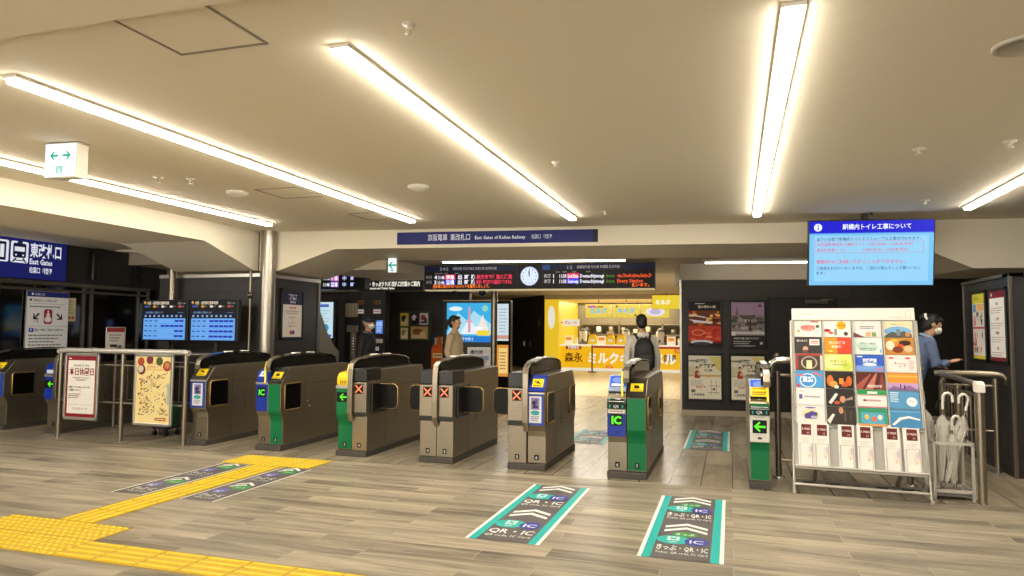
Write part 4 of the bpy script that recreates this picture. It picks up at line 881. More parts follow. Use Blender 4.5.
# goods on the counter
def goods(n, x, label, group=None):
    if n == 'snack_bag':
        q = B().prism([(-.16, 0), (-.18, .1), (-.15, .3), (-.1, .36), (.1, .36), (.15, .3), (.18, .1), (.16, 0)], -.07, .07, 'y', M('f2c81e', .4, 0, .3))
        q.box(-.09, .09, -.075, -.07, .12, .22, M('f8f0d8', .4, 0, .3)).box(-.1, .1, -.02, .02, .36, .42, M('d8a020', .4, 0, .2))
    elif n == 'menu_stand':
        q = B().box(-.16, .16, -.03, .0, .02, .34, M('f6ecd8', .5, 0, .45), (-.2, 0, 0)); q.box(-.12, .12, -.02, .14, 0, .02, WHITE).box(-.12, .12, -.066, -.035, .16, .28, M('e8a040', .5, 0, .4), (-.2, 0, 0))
    elif n == 'juice_dispenser':
        q = B().box(-.17, .17, -.15, .15, 0, .12, STEEL).lathe([(.14, .12), (.15, .5), (.13, .52)], M('c8c0b0', .15, 0, .1), n=18).lathe([(.14, .52), (.10, .6), (.03, .62)], DARK, n=18).box(-.03, .03, -.2, -.14, .12, .2, DARK)
    else:
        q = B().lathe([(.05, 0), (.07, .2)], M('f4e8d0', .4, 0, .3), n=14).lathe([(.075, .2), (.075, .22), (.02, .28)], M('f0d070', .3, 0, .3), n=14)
    return tag(q.build(n, None, (x, 27.05 if n != 'juice_dispenser' else 27.4, 1.0), bev=.0), label, n.replace('_', ' '), group)
for x, l in ((-5.15, 'yellow snack bag on the shop counter, leftmost of the bags'), (-4.45, 'yellow snack bag on the shop counter, just left of the walking man'), (-4.05, 'yellow snack bag nearest the head of the man with backpack')): goods('snack_bag', x, l, 'yellow snack bags on the counter')
for x, l in ((-6.1, 'white menu stand at the left end of the shop counter'), (-4.8, 'white menu stand between the yellow snack bags'), (-3.6, 'white menu stand on the counter left of the man with backpack'), (-2.15, 'white menu stand on the counter right of the man with backpack')): goods('menu_stand', x, l, 'menu stands on the counter')
for x, l in ((-5.6, 'steel juice dispenser at the left of the shop counter'), (-3.9, 'steel juice dispenser in the middle of the shop counter'), (-2.6, 'steel juice dispenser right of the man with backpack')): goods('juice_dispenser', x, l, 'juice dispensers in the shop')
for x, l in ((-5.8, 'paper cup on the counter near the left menu stand'), (-3.35, 'paper cup on the counter beside the man with backpack'), (-1.85, 'paper cup at the right end of the visible shop counter')): goods('paper_cup', x, l, 'paper cups on the counter')
t = thing('back_shelf', 'grey steel shelving with kitchen machines along the shop back wall', 'shelf', (-3.6, 29.7, 0))
for z in (.9, 1.35, 1.8): B().box(-2.6, 2.6, -.2, .45, z, z+.04, STEEL).build('shelf_board', t)
for x in (-2.6, -.9, .9, 2.6): B().box(x-.03, x+.03, -.2, -.14, 0, 2.1, STEELD).build('upright', t)
rr = random.Random(5)
for i in range(9):
    x = -5.9+i*.52; h = rr.uniform(.22, .36); z = 1.39
    q = B().box(-.16, .16, -.14, .14, 0, h*.35, DARK if i % 2 else STEEL).lathe([(.09, h*.35), (.11, h*.9), (.06, h)], M(rr.choice(['d8d0c0', '6a6258', '3a3632', 'b8a888']), .25), n=14).box(.1, .15, -.03, .03, h*.4, h*.85, DARK)
    tag(q.build('blender_machine', None, (x, 29.6, z)), 'one of the blender machines lined up on the back shelf of the shop', 'kitchen machine', 'blender machines on the shop shelf')
t = thing('belt_barrier', 'belt barrier with red band in front of the shop counter', 'barrier', (-4.9, 25.6, 0))
for x in (0, 3.9): B().cyl((x, 0, 0), (x, 0, 1.0), .03, STEEL, 12).lathe([(.16, 0), (.16, .02), (.04, .05)], STEELD, (x, 0, 0), 18).build('post', t)
B().box(.03, 3.87, -.004, .004, .90, .98, M('c8402a', .5, 0, .15)).build('belt', t)

# ================================================================== POSTERS ON THE RIGHT REAR WALL
def wall_pt(X, off): return (X-off*sa*-1*-1, pw.y+.13*(X-pw.x)-off, 0)
def wposter(label, x0, x1, z0, z1, a, group=None):
    X = (x0+x1)/2; board('poster', label, (X, pw.y+.13*(X-pw.x)-.005, (z0+z1)/2), (x1-x0), z1-z0, a, (0, 0, ang), BLACK, .035, 'poster', group, .03, .006)
a = Art(.57, .80, '7a2414', .12); a.rect(0, .80, 1, 1, '1a1210'); a.text('秋の味わい旅', .3, .86, .05, 'f0e4d0', 'l', .55, .02); a.rect(.2, .95, .5, .965, 'c8c4c0'); a.rect(0, .45, 1, .8, '6a3418')
rr = random.Random(2)
for i in range(26): a.oval(rr.random()*.9+.05, rr.uniform(.48, .78), rr.uniform(.03, .1), rr.uniform(.015, .04), rr.choice(['c8642a', 'e0a050', '8a2a1a', '3a1c12', 'f0c070']))
a.poly([(0, .72), (.5, .66), (.6, .62), (.1, .68)], 'dcd8e4'); a.poly([(.0, .6), (.6, .55), (.75, .5), (.2, .53)], 'e4e0ec'); a.rect(0, .1, 1, .45, 'c23a26')
for i in range(14): a.oval(rr.random()*.9+.05, rr.uniform(.14, .43), rr.uniform(.04, .12), rr.uniform(.01, .03), rr.choice(['d85a3a', 'a82a1c', 'e8824a']))
a.oval(.3, .3, .2, .07, 'e89a6a'); a.oval(.3, .3, .17, .055, 'c23a26'); a.rect(0, 0, 1, .06, '2a1814'); a.oval(.4, .08, .35, .05, 'd8dce4'); a.oval(.4, .05, .28, .04, '3a4048')
wposter('red and orange food poster, upper left of four on the dark wall', -.77, -.14, 1.22, 2.10, a)
a = Art(.57, .80, '8a7a78', .1); a.rect(0, .72, 1, 1, '9c7f98'); a.poly([(.14, .72), (.18, .92), (.22, .72)], '6a5468'); a.poly([(.8, .9), (.88, .97), (.95, .9)], '4a3a48')
for i in range(30): a.oval(rr.random()*.9+.05, rr.uniform(.34, .7), rr.uniform(.03, .13), rr.uniform(.02, .05), rr.choice(['5a5250', '7a7270', '9a928c', '4a4440', 'b0a8a0']))
a.rect(.55, .35, .6, .62, '3a3430'); a.oval(.5, .66, .2, .05, '5a5048'); a.rect(0, .28, 1, .34, 'c8c4c0'); a.rect(.0, .25, .12, .34, 'e0d8d0'); a.rect(0, 0, 1, .25, '2a2628'); a.text('大阪城公園の秋をたずねて', .06, .17, .035, 'd8d4d0', 'l', .8, .01); a.lines(.06, .6, .05, .14, 2, 'a8a4a0'); a.disc(.9, .08, .03, 'c8c4c0'); a.oval(.4, .02, .35, .018, '8a8688')
wposter('mauve and grey landscape poster, upper right of four on the dark wall', -.03, .61, 1.21, 2.09, a)
def lecture():
    a = Art(.57, .78, 'e6dcc0', .15); a.rect(.05, .78, .95, .98, 'ded6c0'); a.rect(.0, .86, .25, .9, '9a9078'); a.poly([(.6, .98), (1, .98), (1, .62), (.85, .7), (.75, .85)], 'd8c878')
    a.text('一般選抜', .1, .84, .07, '2a2620', 'l', .5, .03); a.text('授業講座', .33, .73, .07, '2a2620', 'l', .5, .03); a.text('11.24', .5, .64, .06, '2a2620', 'l', .32, .04); a.rect(0, .52, 1, .56, 'c8b070'); a.rect(.0, .55, .2, .75, 'd0c8a0')
    a.oval(.26, .71, .05, .05, '4a2a20'); a.poly([(.18, .48), (.2, .64), (.26, .67), (.33, .63), (.36, .48)], 'a8443c'); a.oval(.26, .69, .035, .035, 'e0b898'); a.oval(.31, .58, .05, .035, 'dcb090'); a.oval(.6, .53, .05, .03, 'e8a83a')
    a.rect(.02, .02, .98, .47, 'ece4cc'); a.lines(.06, .5, .3, .45, 5, '8a8068', .4, .3); a.text('申込受付中', .22, .26, .035, 'c84038', 'l', .3, .03); a.text('入試説明会', .08, .08, .045, '3a3428', 'l', .5, .02); a.rect(.08, .15, .2, .22, '7a7060')
    for x0, z0, x1, z1 in ((.6, .14, .95, .16), (.6, .3, .95, .315), (.68, .1, .7, .44), (.84, .12, .86, .42)): a.rect(x0, z0, x1, z1, 'b8ac8c')
    a.disc(.77, .23, .03, 'c8503c'); return a
wposter('cream lecture poster with woman in red, lower left of four on dark wall', -.78, -.14, .25, 1.13, lecture())
wposter('cream lecture poster with woman in red, lower right, partly behind the narrow gate', -.04, .60, .25, 1.13, lecture())
# door in that wall
X = 1.22
t = struct(B().box(-.55, .55, -.012, .01, .1, 2.1, M('252427', .45)).build('door_1', None, (X, pw.y+.13*(X-pw.x)-.004, 0), (0, 0, ang)))
q = B()
for x in (-.57, .57): q.box(x-.02, x+.02, -.016, .01, .1, 2.14, M('19181a', .4))
q.box(-.59, .59, -.016, .01, 2.1, 2.14, M('19181a', .4)); q.build('door_frame', t)
B().ell((-.45, -.06, 1.1), (.035, .03, .035), CHROME).cyl((-.45, -.03, 1.1), (-.45, 0, 1.1), .05, CHROME, 18).build('door_knob', t)
B().box(.05, .42, -.08, -.01, 2.03, 2.09, M('6a655e', .35, .6)).box(.3, .5, -.07, -.05, 2.09, 2.11, STEELD).build('door_closer', t, bev=.006)
# right panel posters
for lab, y0, y1, kind in (('yellow and pink illustrated poster on the right panel, farther one', 9.33, 9.83, 0), ('white poster with dark red header on the right panel, nearer one', 8.70, 9.24, 1)):
    w, h = y1-y0, .84
    if kind == 0:
        a = Art(w-.07, h-.07, 'e4dcd0', .15); a.rect(0, .85, 1, 1, 'd8cc3a'); a.text('マナー', .15, .89, .06, '4a7a3a', 'l', .6, .02); a.rect(.05, .72, .3, .84, '6aa0d0'); a.rect(.35, .74, .9, .84, 'e8b06a'); a.rect(0, .46, 1, .49, 'c84a4a'); a.rect(0, .0, 1, .05, 'd8cc3a'); a.rect(.05, .2, .3, .3, 'c84a4a')
        rr = random.Random(9)
        for i in range(24): a.oval(rr.uniform(.1, .9), rr.choice([.62, .56, .68, .36, .28, .14]), .05, .05, rr.choice(['7a7068', 'b8a89a', '3a3432', 'd88a8a', 'c8c0b8']))
    else:
        a = Art(w-.07, h-.07, 'ece6de', .15); a.rect(0, .90, 1, 1, '7a1c28'); a.rect(0, 0, 1, .05, '7a1c28'); a.disc(.15, .95, .025, 'e8d8d8')
        for z, s in ((.8, 'お願い'), (.58, 'ご注意'), (.38, '駅構内'), (.16, '京阪')): a.text(s, .5, z, .035, '3a3432', 'c', .3, .02); a.lines(.1, .9, z-.13, z-.03, 3, '9a928a', .3, .3)
    board('poster', lab, (2.825, (y0+y1)/2, 1.60), w, h, a, (0, 0, -PI/2), BLACK, .035, 'poster', None, .02, .005)
a = Art(1.2, 2.0, 'd8d4cc', .1); a.rect(.02, .02, .98, .98, 'e4e0d8'); a.lines(.05, .9, .1, .9, 12, 'b8b0a4', .2, .3)
board('poster', 'tall pale poster on the front of the right panel at the frame edge', (3.62, 8.645, 1.08), 1.26, 1.95, a, (0, 0, 0), ALU, .03, 'poster', None, .02, .004)

# ================================================================== HANDRAILS ON THE RIGHT
t = thing('handrail', 'dark steel handrail from the narrow gate running behind the brochure rack', 'handrail', (.46, 7.87, 0))
for x in (0.0, 1.22): B().cyl((x, 0, 0), (x, 0, 1.1), .03, STEELD, 14).lathe([(.06, 0), (.06, .012), (.034, .02)], CHROME, (x, 0, 0), 16).build('post', t)
B().tube([(-.07, 0, 1.09), (-.07, 0, 1.14), (-.05, 0, 1.19), (0, 0, 1.215), (.1, 0, 1.22), (1.2, 0, 1.22), (1.3, 0, 1.2), (1.34, 0, 1.14)], .034, CHROME, 12).build('top_rail', t)
for z in (1.06, .18): B().cyl((.03, 0, z), (1.2, 0, z), .016, STEEL, 10).build('lower_rail', t)
t = thing('handrail', 'steel railing with white capped end post beside the umbrella stand', 'handrail', (2.12, 7.27, 0))
for x, y in ((0, 0), (.06, .85), (.12, 1.65)): B().cyl((x, y, 0), (x, y, .99), .03 if y else .036, STEEL, 16).build('post', t)
B().tube([(-.0, -.01, 1.03), (0, .04, 1.05), (.06, .85, 1.06), (.12, 1.65, 1.06)], .028, STEEL, 12).build('top_rail', t)
B().prism([(-.05, .985), (-.045, 1.05), (-.02, 1.075), (.05, 1.082), (.05, 1.02), (.03, .985)], -.034, .034, 'x', WHITE).build('end_cap', t)
for z in (.95, .45): B().cyl((0, 0, z), (.12, 1.65, z), .013, STEEL, 8).build('lower_rail', t)
for i in range(9): y = .17+i*.165; B().cyl((y*.073, y, .45), (y*.073, y, .95), .009, STEEL, 6).build('bar', t)
t = thing('handrail', 'short steel railing across the back with downturned right end', 'handrail', (2.28, 9.02, 0))
for x in (.0, .47): B().cyl((x, -.12*x/.47, 0), (x, -.12*x/.47, 1.02), .03, STEEL, 14).build('post', t)
B().tube([(-.08, .02, 1.06), (0, 0, 1.07), (.47, -.12, 1.07), (.54, -.14, 1.06), (.575, -.15, 1.02), (.58, -.15, .96)], .032, STEEL, 12).build('top_rail', t)
for z in (.94, .45): B().cyl((0, 0, z), (.47, -.12, z), .013, STEEL, 8).build('lower_rail', t)

# ================================================================== BROCHURE RACK
TILT = math.radians(20)
RO = Vector((.565, 7.13, .0))
YAW = -.065
def rq(p): return RO+Matrix.Rotation(YAW, 3, 'Z') @ (p-RO)
def rp(u, v, out=0.):
    n = Vector((0, -math.cos(TILT), math.sin(TILT)))
    return Vector((RO.x+u, RO.y, 0))+Vector((0, math.sin(TILT), math.cos(TILT)))*v+n*out
t = thing('brochure_rack', 'white leaning brochure rack full of flyers, right of the narrow gate', 'rack', RO, (0, 0, YAW))
WT = M('dedad2', .4); CLR = M('c2c0bc', .25)
L = lambda p: p-RO
for u in (-.012, 1.112): B().tube([L(rp(u, .0)), L(rp(u, 1.73))], .014, ALU, 8).build('side_pole', t)
q = B().box(0, 1.1, .0, .012, .24, 1.85, WT); q.build('back_panel', t, (0, 0, 0), (-TILT, 0, 0))
a = Art(1.1, .125, 'f0ece4'); a.rect(.01, .05, .99, .07, 'c8c2b8'); a.text('Free information', .04, .45, .14, 'a8a29a', 'l', .14); a.rect(.93, .15, .975, .8, 'd8d2c8'); a.rect(.936, .2, .969, .75, 'eeeae2'); a.text('www.okeihan.net', .91, .18, .1, 'b0aaa0', 'r', .2)
B().box(-.005, 1.105, -.03, .0, 1.728, 1.858, WT).build('header_panel', t, (0, 0, 0), (-TILT, 0, 0), bev=.004)
a.build('header_print', t, L(rp(.55, 1.793, .031)), (-TILT, 0, 0))
cols = [(.022, .272), (.288, .536), (.560, .806), (.826, 1.08)]
for u in (.0, .275, .545, .812, 1.085): B().box(u, u+.012, -.045, 0, .67, 1.728, CLR).build('divider', t, (0, 0, 0), (-TILT, 0, 0))
for i in range(7):
    v = 1.724-.1775*i-.1775
    if i < 6: B().box(.01, 1.09, -.012-.006*i, 0, v-.02, v-.012, CLR).build('shelf_lip', t, (0, 0, 0), (-TILT, 0, 0))
B().box(0, 1.1, -.075, 0, .25, .265, WT).build('bottom_tray', t, (0, 0, 0), (-TILT, 0, 0))
B().box(0, 1.1, -.012, .0, .26, .67, M('b8b6b2', .35)).build('lower_panel', t, (0, 0, 0), (-TILT, 0, 0))
for u in (-.012, 1.112): B().tube([L(Vector((RO.x+u, RO.y-.02, .03))), L(Vector((RO.x+u, RO.y+.62, .03)))], .016, ALU, 8).build('foot_bar', t)
for u in (.18, .9): B().tube([L(rp(u, .30, -.01)), L(Vector((RO.x+u, RO.y+.45, .05)))], .02, STEELD, 8).build('rear_leg', t)
B().cyl((-.012, .03, .09), (1.112, .03, .09), .013, ALU, 8).build('cross_bar', t)
B().cyl((-.012, .55, .03), (1.112, .55, .03), .013, STEELD, 8).build('cross_bar', t)
for u in (.12, .36, .78, 1.0): B().box(u-.05, u+.05, .5, .6, 0, .025, DARK).build('foot_pad', t)
def fly(w, h, base, ops):
    a = Art(w, h, base, .06, .4, .0003)
    for op in ops: getattr(a, op[0])(*op[1:])
    a.add([(-w/2, .002, -h/2), (w/2, .002, -h/2), (w/2, .002, h/2), (-w/2, .002, h/2)], [(3, 2, 1, 0)], WHITE)
    return a
F = [  # rows from the top, four columns each
 [('f4e8e0', [('oval', .5, .55, .28, .22, 'e8a098'), ('text', '秋まつり', .5, .5, .16, 'd8483a', 'c', .5, .03), ('disc', .86, .65, .1, '3a5a44'), ('disc', .15, .35, .08, 'd8a04a'), ('rect', .6, .9, .9, .98, 'd8584a')], 'white flyer with red lettering and green dot'),
  ('f6efe6', [('disc', .66, .72, .26, 'e8b020'), ('text', '秋の京', .55, .66, .1, 'a8641a', 'l', .24, .02), ('oval', .15, .4, .12, .1, 'b82a34'), ('oval', .28, .25, .1, .07, 'd84a44'), ('oval', .82, .2, .08, .12, '4a4a5a'), ('rect', .4, .1, .5, .5, '8a8a8a')], 'white flyer with big yellow disc'),
  ('ece6e4', [('lines', .25, .75, .5, .7, 2, '5a5258', .1), ('poly', [(0, 0), (0, .3), (.4, 0)], '7a4a54'), ('rect', .45, .05, .62, .3, 'd8a870'), ('rect', .66, .05, .82, .3, '8a9a5a')], 'pale flyer with two small photos'),
  ('f4e4c0', [('text', '風景をめぐる', .5, .75, .08, 'a8905a', 'c', .7, .01), ('oval', .5, .35, .46, .32, '7ab0e0'), ('poly', [(.04, .1), (.3, .35), (.5, .25), (.7, .4), (.96, .2), (.96, 0), (.04, 0)], '5a5a50'), ('rect', .45, .1, .58, .5, '7a8490'), ('rect', .75, .05, .9, .3, 'c88a4a')], 'cream flyer with blue sky city photo')],
 [('3a3634', [('rect', .55, .5, .92, .88, 'ece4dc'), ('lines', .6, .88, .58, .8, 2, 'b03a30', .1), ('text', '館のあかり', .08, .72, .11, 'd8d0c8', 'l', .4), ('oval', .4, .25, .1, .18, 'c89a8a'), ('rect', .3, .0, .5, .2, '6a4a4a')], 'black flyer with white box'),
  ('d89a2a', [('rect', .5, 0, 1, 1, 'd84a34'), ('text', '秋の収穫祭', .2, .6, .14, 'fbe8c8', 'l', .6, .02), ('text', '開催中', .3, .36, .13, 'fbe8c8', 'l', .4, .02), ('oval', .25, .15, .1, .06, 'f0d05a')], 'orange and red flyer with cream lettering'),
  ('e4eee6', [('oval', .3, .5, .2, .25, 'c0d8c8'), ('oval', .65, .45, .2, .25, 'c8dcd8'), ('text', 'みどりの散歩', .5, .6, .1, '4a8a70', 'c', .6), ('lines', .2, .8, .2, .4, 2, '6aa090', .2), ('rect', .9, .1, .97, .3, '8ac8d8')], 'pale green flyer with soft blobs'),
  ('c88a3a', [('oval', .2, .55, .15, .28, 'f0e0c8'), ('oval', .45, .3, .18, .2, '7a3a24'), ('oval', .7, .7, .2, .16, '3a2420'), ('oval', .8, .35, .14, .2, 'e0c09a'), ('oval', .55, .55, .1, .1, 'd8482a'), ('oval', .35, .85, .12, .1, 'e8b84a')], 'brown flyer crowded with food photos')],
 [('4a3a36', [('rect', 0, .9, 1, 1, 'b8443a'), ('oval', .5, .45, .3, .4, 'b8a890'), ('oval', .5, .45, .24, .34, '4a3a36'), ('rect', .4, .1, .6, .6, 'e8e0b0'), ('rect', .0, .0, .1, .9, 'a8443a'), ('rect', .9, .0, 1, .9, 'd8d0c0')], 'dark flyer with glowing doorway'),
  ('dfe07a', [('oval', .3, .5, .3, .4, 'e8e8a0'), ('text', '大津さんぽ', .2, .5, .16, 'a8b83a', 'l', .6, .02), ('oval', .8, .3, .15, .25, 'c8d85a'), ('lines', .3, .8, .3, .42, 1, '8aa04a', .1)], 'yellow green flyer'),
  ('3a60c8', [('rect', 0, 0, 1, .35, '7aa0e0'), ('text', '京阪電車', .5, .55, .2, 'f0f6ff', 'c', .5, .04), ('oval', .5, .42, .25, .1, 'dce8fa'), ('rect', .05, .85, .25, .93, 'e0e8fa'), ('rect', .7, .08, .95, .18, 'd87a9a')], 'bright blue flyer with white lettering'),
  ('f4e8e2', [('rect', .1, .78, .25, .88, 'd8483a'), ('rect', .65, .78, .8, .88, 'd8483a'), ('oval', .5, .5, .2, .02, 'd89a8a'), ('oval', .3, .55, .03, .05, 'd8685a'), ('oval', .6, .4, .03, .05, 'd8685a'), ('oval', .45, .35, .03, .05, 'e0988a'), ('lines', .75, .92, .15, .7, 5, 'c8a89a', .2)], 'white flyer with scattered red marks')],
 [('4aa0dc', [('oval', .45, .42, .3, .42, 'f0f6fa'), ('oval', .45, .42, .26, .36, '3a90d8'), ('text', '直結', .45, .36, .26, 'f4fafc', 'c', .4, .04), ('rect', .05, .68, .3, .78, 'd86a6a'), ('poly', [(.6, .9), (.95, .62), (.95, .75), (.7, .95)], 'd87a80'), ('rect', .05, .0, .15, .2, 'd84a5a')], 'sky blue flyer with white arch emblem'),
  ('2c2422', [('oval', .18, .45, .12, .32, 'd8783a'), ('oval', .3, .25, .14, .18, 'e8a04a'), ('oval', .85, .45, .1, .28, 'd86a2a'), ('oval', .7, .25, .14, .16, 'c85a2a'), ('rect', .5, .25, .65, .6, 'e0903a'), ('oval', .4, .08, .08, .1, 'f0ece0')], 'black flyer with orange autumn garland'),
  ('5a2a26', [('poly', [(0, .2), (.5, .9), (.55, .9), (.2, 0), (0, 0)], 'a8584a'), ('poly', [(.3, 0), (.7, .95), (.75, .95), (.6, 0)], 'c8786a'), ('poly', [(.75, 0), (.9, .9), (.95, .9), (1, 0)], '8a4238'), ('text', '夜間特別拝観', .4, .12, .13, 'f0e0d8', 'l', .5, .02)], 'dark red flyer with slanting beams'),
  ('e89a3a', [('rect', 0, .0, 1, .42, 'c8a0d0'), ('rect', 0, .75, 1, .85, 'f0b860'), ('poly', [(0, 0), (.2, .25), (.45, .1), (.7, .3), (1, .05), (1, 0)], '8a6a9a'), ('rect', .4, .08, .44, .35, '3a2a4a'), ('rect', .52, .08, .57, .3, '3a2a4a')], 'orange and violet sunset flyer')],
 [('f2ecea', [('rect', .1, .35, .22, .62, '6a50a0'), ('lines', .28, .85, .4, .58, 1, 'a098b0', .1), ('oval', .2, .8, .1, .05, 'd8d0e0')], 'white flyer with small violet square'),
  ('2e2a28', [('poly', [(.1, .2), (.35, .75), (.45, .7), (.2, .1)], 'f0ece4'), ('oval', .6, .4, .1, .2, 'd0906a'), ('oval', .4, .2, .1, .1, 'c8543a'), ('poly', [(.55, .3), (.95, .6), (.95, .4)], 'a89080')], 'black flyer with white diagonal shape'),
  ('f4e8e4', [('rect', 0, .72, 1, 1, '3a9a5a'), ('rect', .35, .78, .7, .92, 'f0f4ec'), ('rect', 0, .66, 1, .7, 'e07a9a'), ('lines', .3, .8, .3, .5, 1, 'b88a8a', .1), ('oval', .25, .4, .06, .07, '7a5a5a'), ('rect', 0, 0, 1, .06, 'e07a9a')], 'pink bordered flyer with green top'),
  ('5a9ac8', [('lines', .06, .35, .35, .95, 5, 'dcecf6', .2), ('disc', .75, .4, .26, 'f0f4f4'), ('lines', .65, .85, .4, .5, 1, 'a8c0d0', .1)], 'blue flyer with white round emblem')],
 [('f0eae6', [('oval', .5, .5, .32, .32, 'e8e0b0'), ('poly', [(.3, .25), (.28, .5), (.55, .7), (.75, .6), (.7, .25)], '5a4a98'), ('oval', .62, .35, .12, .08, 'c8b8d8'), ('oval', .5, .88, .2, .04, '6a58a8')], 'white flyer with purple bag drawing'),
  ('38322e', [('poly', [(.0, .2), (.2, .6), (.28, .55), (.1, 0)], 'e8e4dc'), ('oval', .5, .8, .08, .2, 'd0906a'), ('rect', .6, .2, .66, .8, '5a544e'), ('rect', .8, .2, .86, .8, '4a443e')], 'charcoal flyer with thin upright bars'),
  ('3a9a70', [('rect', .1, .1, .9, .75, '5aa8c8'), ('oval', .3, .5, .08, .14, 'e8c05a'), ('oval', .55, .4, .08, .14, 'e86a4a'), ('oval', .75, .5, .08, .14, 'f0e8d0'), ('rect', 0, 0, 1, .12, 'e8a05a')], 'green flyer with cartoon style festival scene'),
  ('4a8ec0', [('poly', [(.05, .15), (.3, .55), (.6, .65), (.95, .5), (.95, .42), (.6, .52), (.35, .42), (.12, .1)], 'f4f4f0'), ('rect', .0, .85, 1, .9, '7ab0d4')], 'deep blue flyer with white ribbon curve')]]
rowname = ['in the top row', 'in the second row', 'in the third row', 'in the fourth row', 'in the fifth row', 'in the lowest flyer row']
for r, row in enumerate(F):
    for c, (base, ops, lab) in enumerate(row):
        u0, u1 = cols[c]; w = u1-u0; v1 = 1.724-.1775*r; h = .170
        if True:
            o = fly(w, h, base, ops).build('flyer', None, rq(rp((u0+u1)/2+random.uniform(-.004, .004), v1-h/2, .018+.006*r)), (-TILT, 0, YAW+random.uniform(-.01, .01)))
            tag(o, lab+' %s of the brochure rack' % rowname[r], 'flyer', 'flyers in the brochure rack')
bks = [(.045, .15), (.185, .285), (.395, .50), (.555, .655), (.765, .885), (.935, 1.035)]
bn = ['leftmost', 'second', 'third', 'fourth', 'fifth', 'rightmost']
for i, (u0, u1) in enumerate(bks):
    w, h = .135, .415
    t = thing('booklet', '%s white booklet with dark red square in the bottom row of the brochure rack' % bn[i], 'booklet', rq(rp((u0+u1)/2, .268+h/2, .045)), (-TILT, 0, YAW), 'booklets in the rack bottom row')
    B().box(-w/2, w/2, .0, .02, -h/2, h/2, M('ece8e2', .5)).build('pages', t)
    a = Art(w, h, 'f2eee8', .05); a.rect(.22, .68, .86, .93, '6a2220'); a.text('K PRESS', .27, .80, .05, 'f0dcd8', 'l', .54, .02); a.text('11', .6, .71, .045, 'f0dcd8', 'l'); a.lines(.2, .8, .5, .62, 3, 'cfc8c0', .3, .3); a.oval(.75, .3, .2, .12, 'eee2d8'); a.oval(.8, .36, .08, .08, 'd8ccd8'); a.oval(.7, .2, .06, .04, 'e8d0a8')
    a.build('cover', t, (0, -.001, 0))
    B().tube([(-w*.4, -.02, -h/2), (-w*.4, -.02, -h*.02), (w*.4, -.02, -h*.02), (w*.4, -.02, -h/2)], .0035, ALU, 6).build('wire_pocket', t)
# ================================================================== CEILING FITTINGS
def detector(label, x, y, r, kind):
    q = B(); nm = {'s': 'smoke_detector', 'p': 'sprinkler', 'k': 'ceiling_speaker'}[kind]
    if kind == 's': q.lathe([(r, 0), (r, -.018), (r*.7, -.035), (r*.4, -.055), (r*.15, -.06)], M('d8d2c4', .5), n=24)
    elif kind == 'p': q.lathe([(r, 0), (r*.95, -.008), (r*.3, -.012), (r*.3, -.04), (r*.55, -.045), (r*.55, -.05), (.002, -.052)], M('c8c0b0', .4), n=18)
    else: q.lathe([(r, 0), (r, -.012), (r*.86, -.02), (r*.84, -.010), (r*.3, -.014), (.002, -.014)], M('b0a898', .5), n=32)
    tag(q.build(nm, None, (x, y, 3.0)), label, nm.replace('_', ' '))
detector('small round detector on the ceiling near the top centre', -1.49, 3.03, .032, 'p')
detector('round smoke detector on the ceiling between two long lights, left of centre', -3.09, 6.57, .11, 's')
detector('round smoke detector on the ceiling above the steel column', -5.15, 6.33, .12, 's')
detector('small sprinkler on the ceiling right of the two-arrow exit sign', -5.41, 5.48, .05, 'p')
detector('second small sprinkler right of the two-arrow exit sign', -5.16, 5.65, .05, 'p')
detector('large round ceiling speaker at the right edge near the top', 1.46, 4.15, .14, 'k')
detector('small sprinkler between the two central ceiling lights', -1.46, 5.95, .045, 'p')
detector('small sprinkler on the ceiling above the hanging screen, left of another', 1.47, 6.31, .05, 'p')
detector('small sprinkler on the ceiling close to the right edge of the picture', 2.08, 6.24, .05, 'p')
detector('small sprinkler on the ceiling just above the right end of the blue banner', -1.47, 8.56, .045, 'p')
detector('small sprinkler on the ceiling just above the right end of the hanging screen', 2.1, 8.77, .045, 'p')
def hatch(name, x0, x1, y0, y1):
    q = B(); d = M('8a8070', .6); e = .012
    for a in ((x0, x1, y0, y0+e), (x0, x1, y1-e, y1), (x0, x0+e, y0, y1), (x1-e, x1, y0, y1)): q.box(*a, 2.994, 3.0, d)
    q.box(x0+.02, x1-.02, y0+.02, y1-.02, 2.996, 3.0, CEIL); struct(q.build(name))
hatch('trim_hatch', -2.86, -2.3, 2.54, 3.03); hatch('trim_hatch', -4.88, -4.36, 6.26, 6.78); hatch('trim_hatch', -4.7, -4.2, 7.9, 8.4)

# ================================================================== UMBRELLA STAND
SX, SY0 = 1.765, 7.34
t = thing('umbrella_stand', 'white metal umbrella stand between brochure rack and steel railing', 'umbrella stand', (SX, SY0, 0))
WM = M('d4d1cb', .35, .3); w, d, h = .31, .30, .52
for x in (0, w):
    for y in (0, d): B().box(x-.012, x+.012, y-.012, y+.012, 0, h, WM).build('leg', t, bev=.003)
for z in (h-.012, .08):
    B().box(0, w, -.012, .012, z-.014, z+.012, WM).build('rail', t); B().box(0, w, d-.012, d+.012, z-.014, z+.012, WM).build('rail', t)
    for x in (0, w): B().box(x-.012, x+.012, 0, d, z-.014, z+.012, WM).build('rail', t)
B().box(.01, w-.01, .01, d-.01, .03, .04, M('8a8680', .4)).build('drip_tray', t)
B().cyl((w/2, .012, h-.014), (w/2, d-.012, h-.014), .008, WM, 8).build('divider', t)
VIN = M('e2ded4', .25, 0, 0, .5, 0, .82)
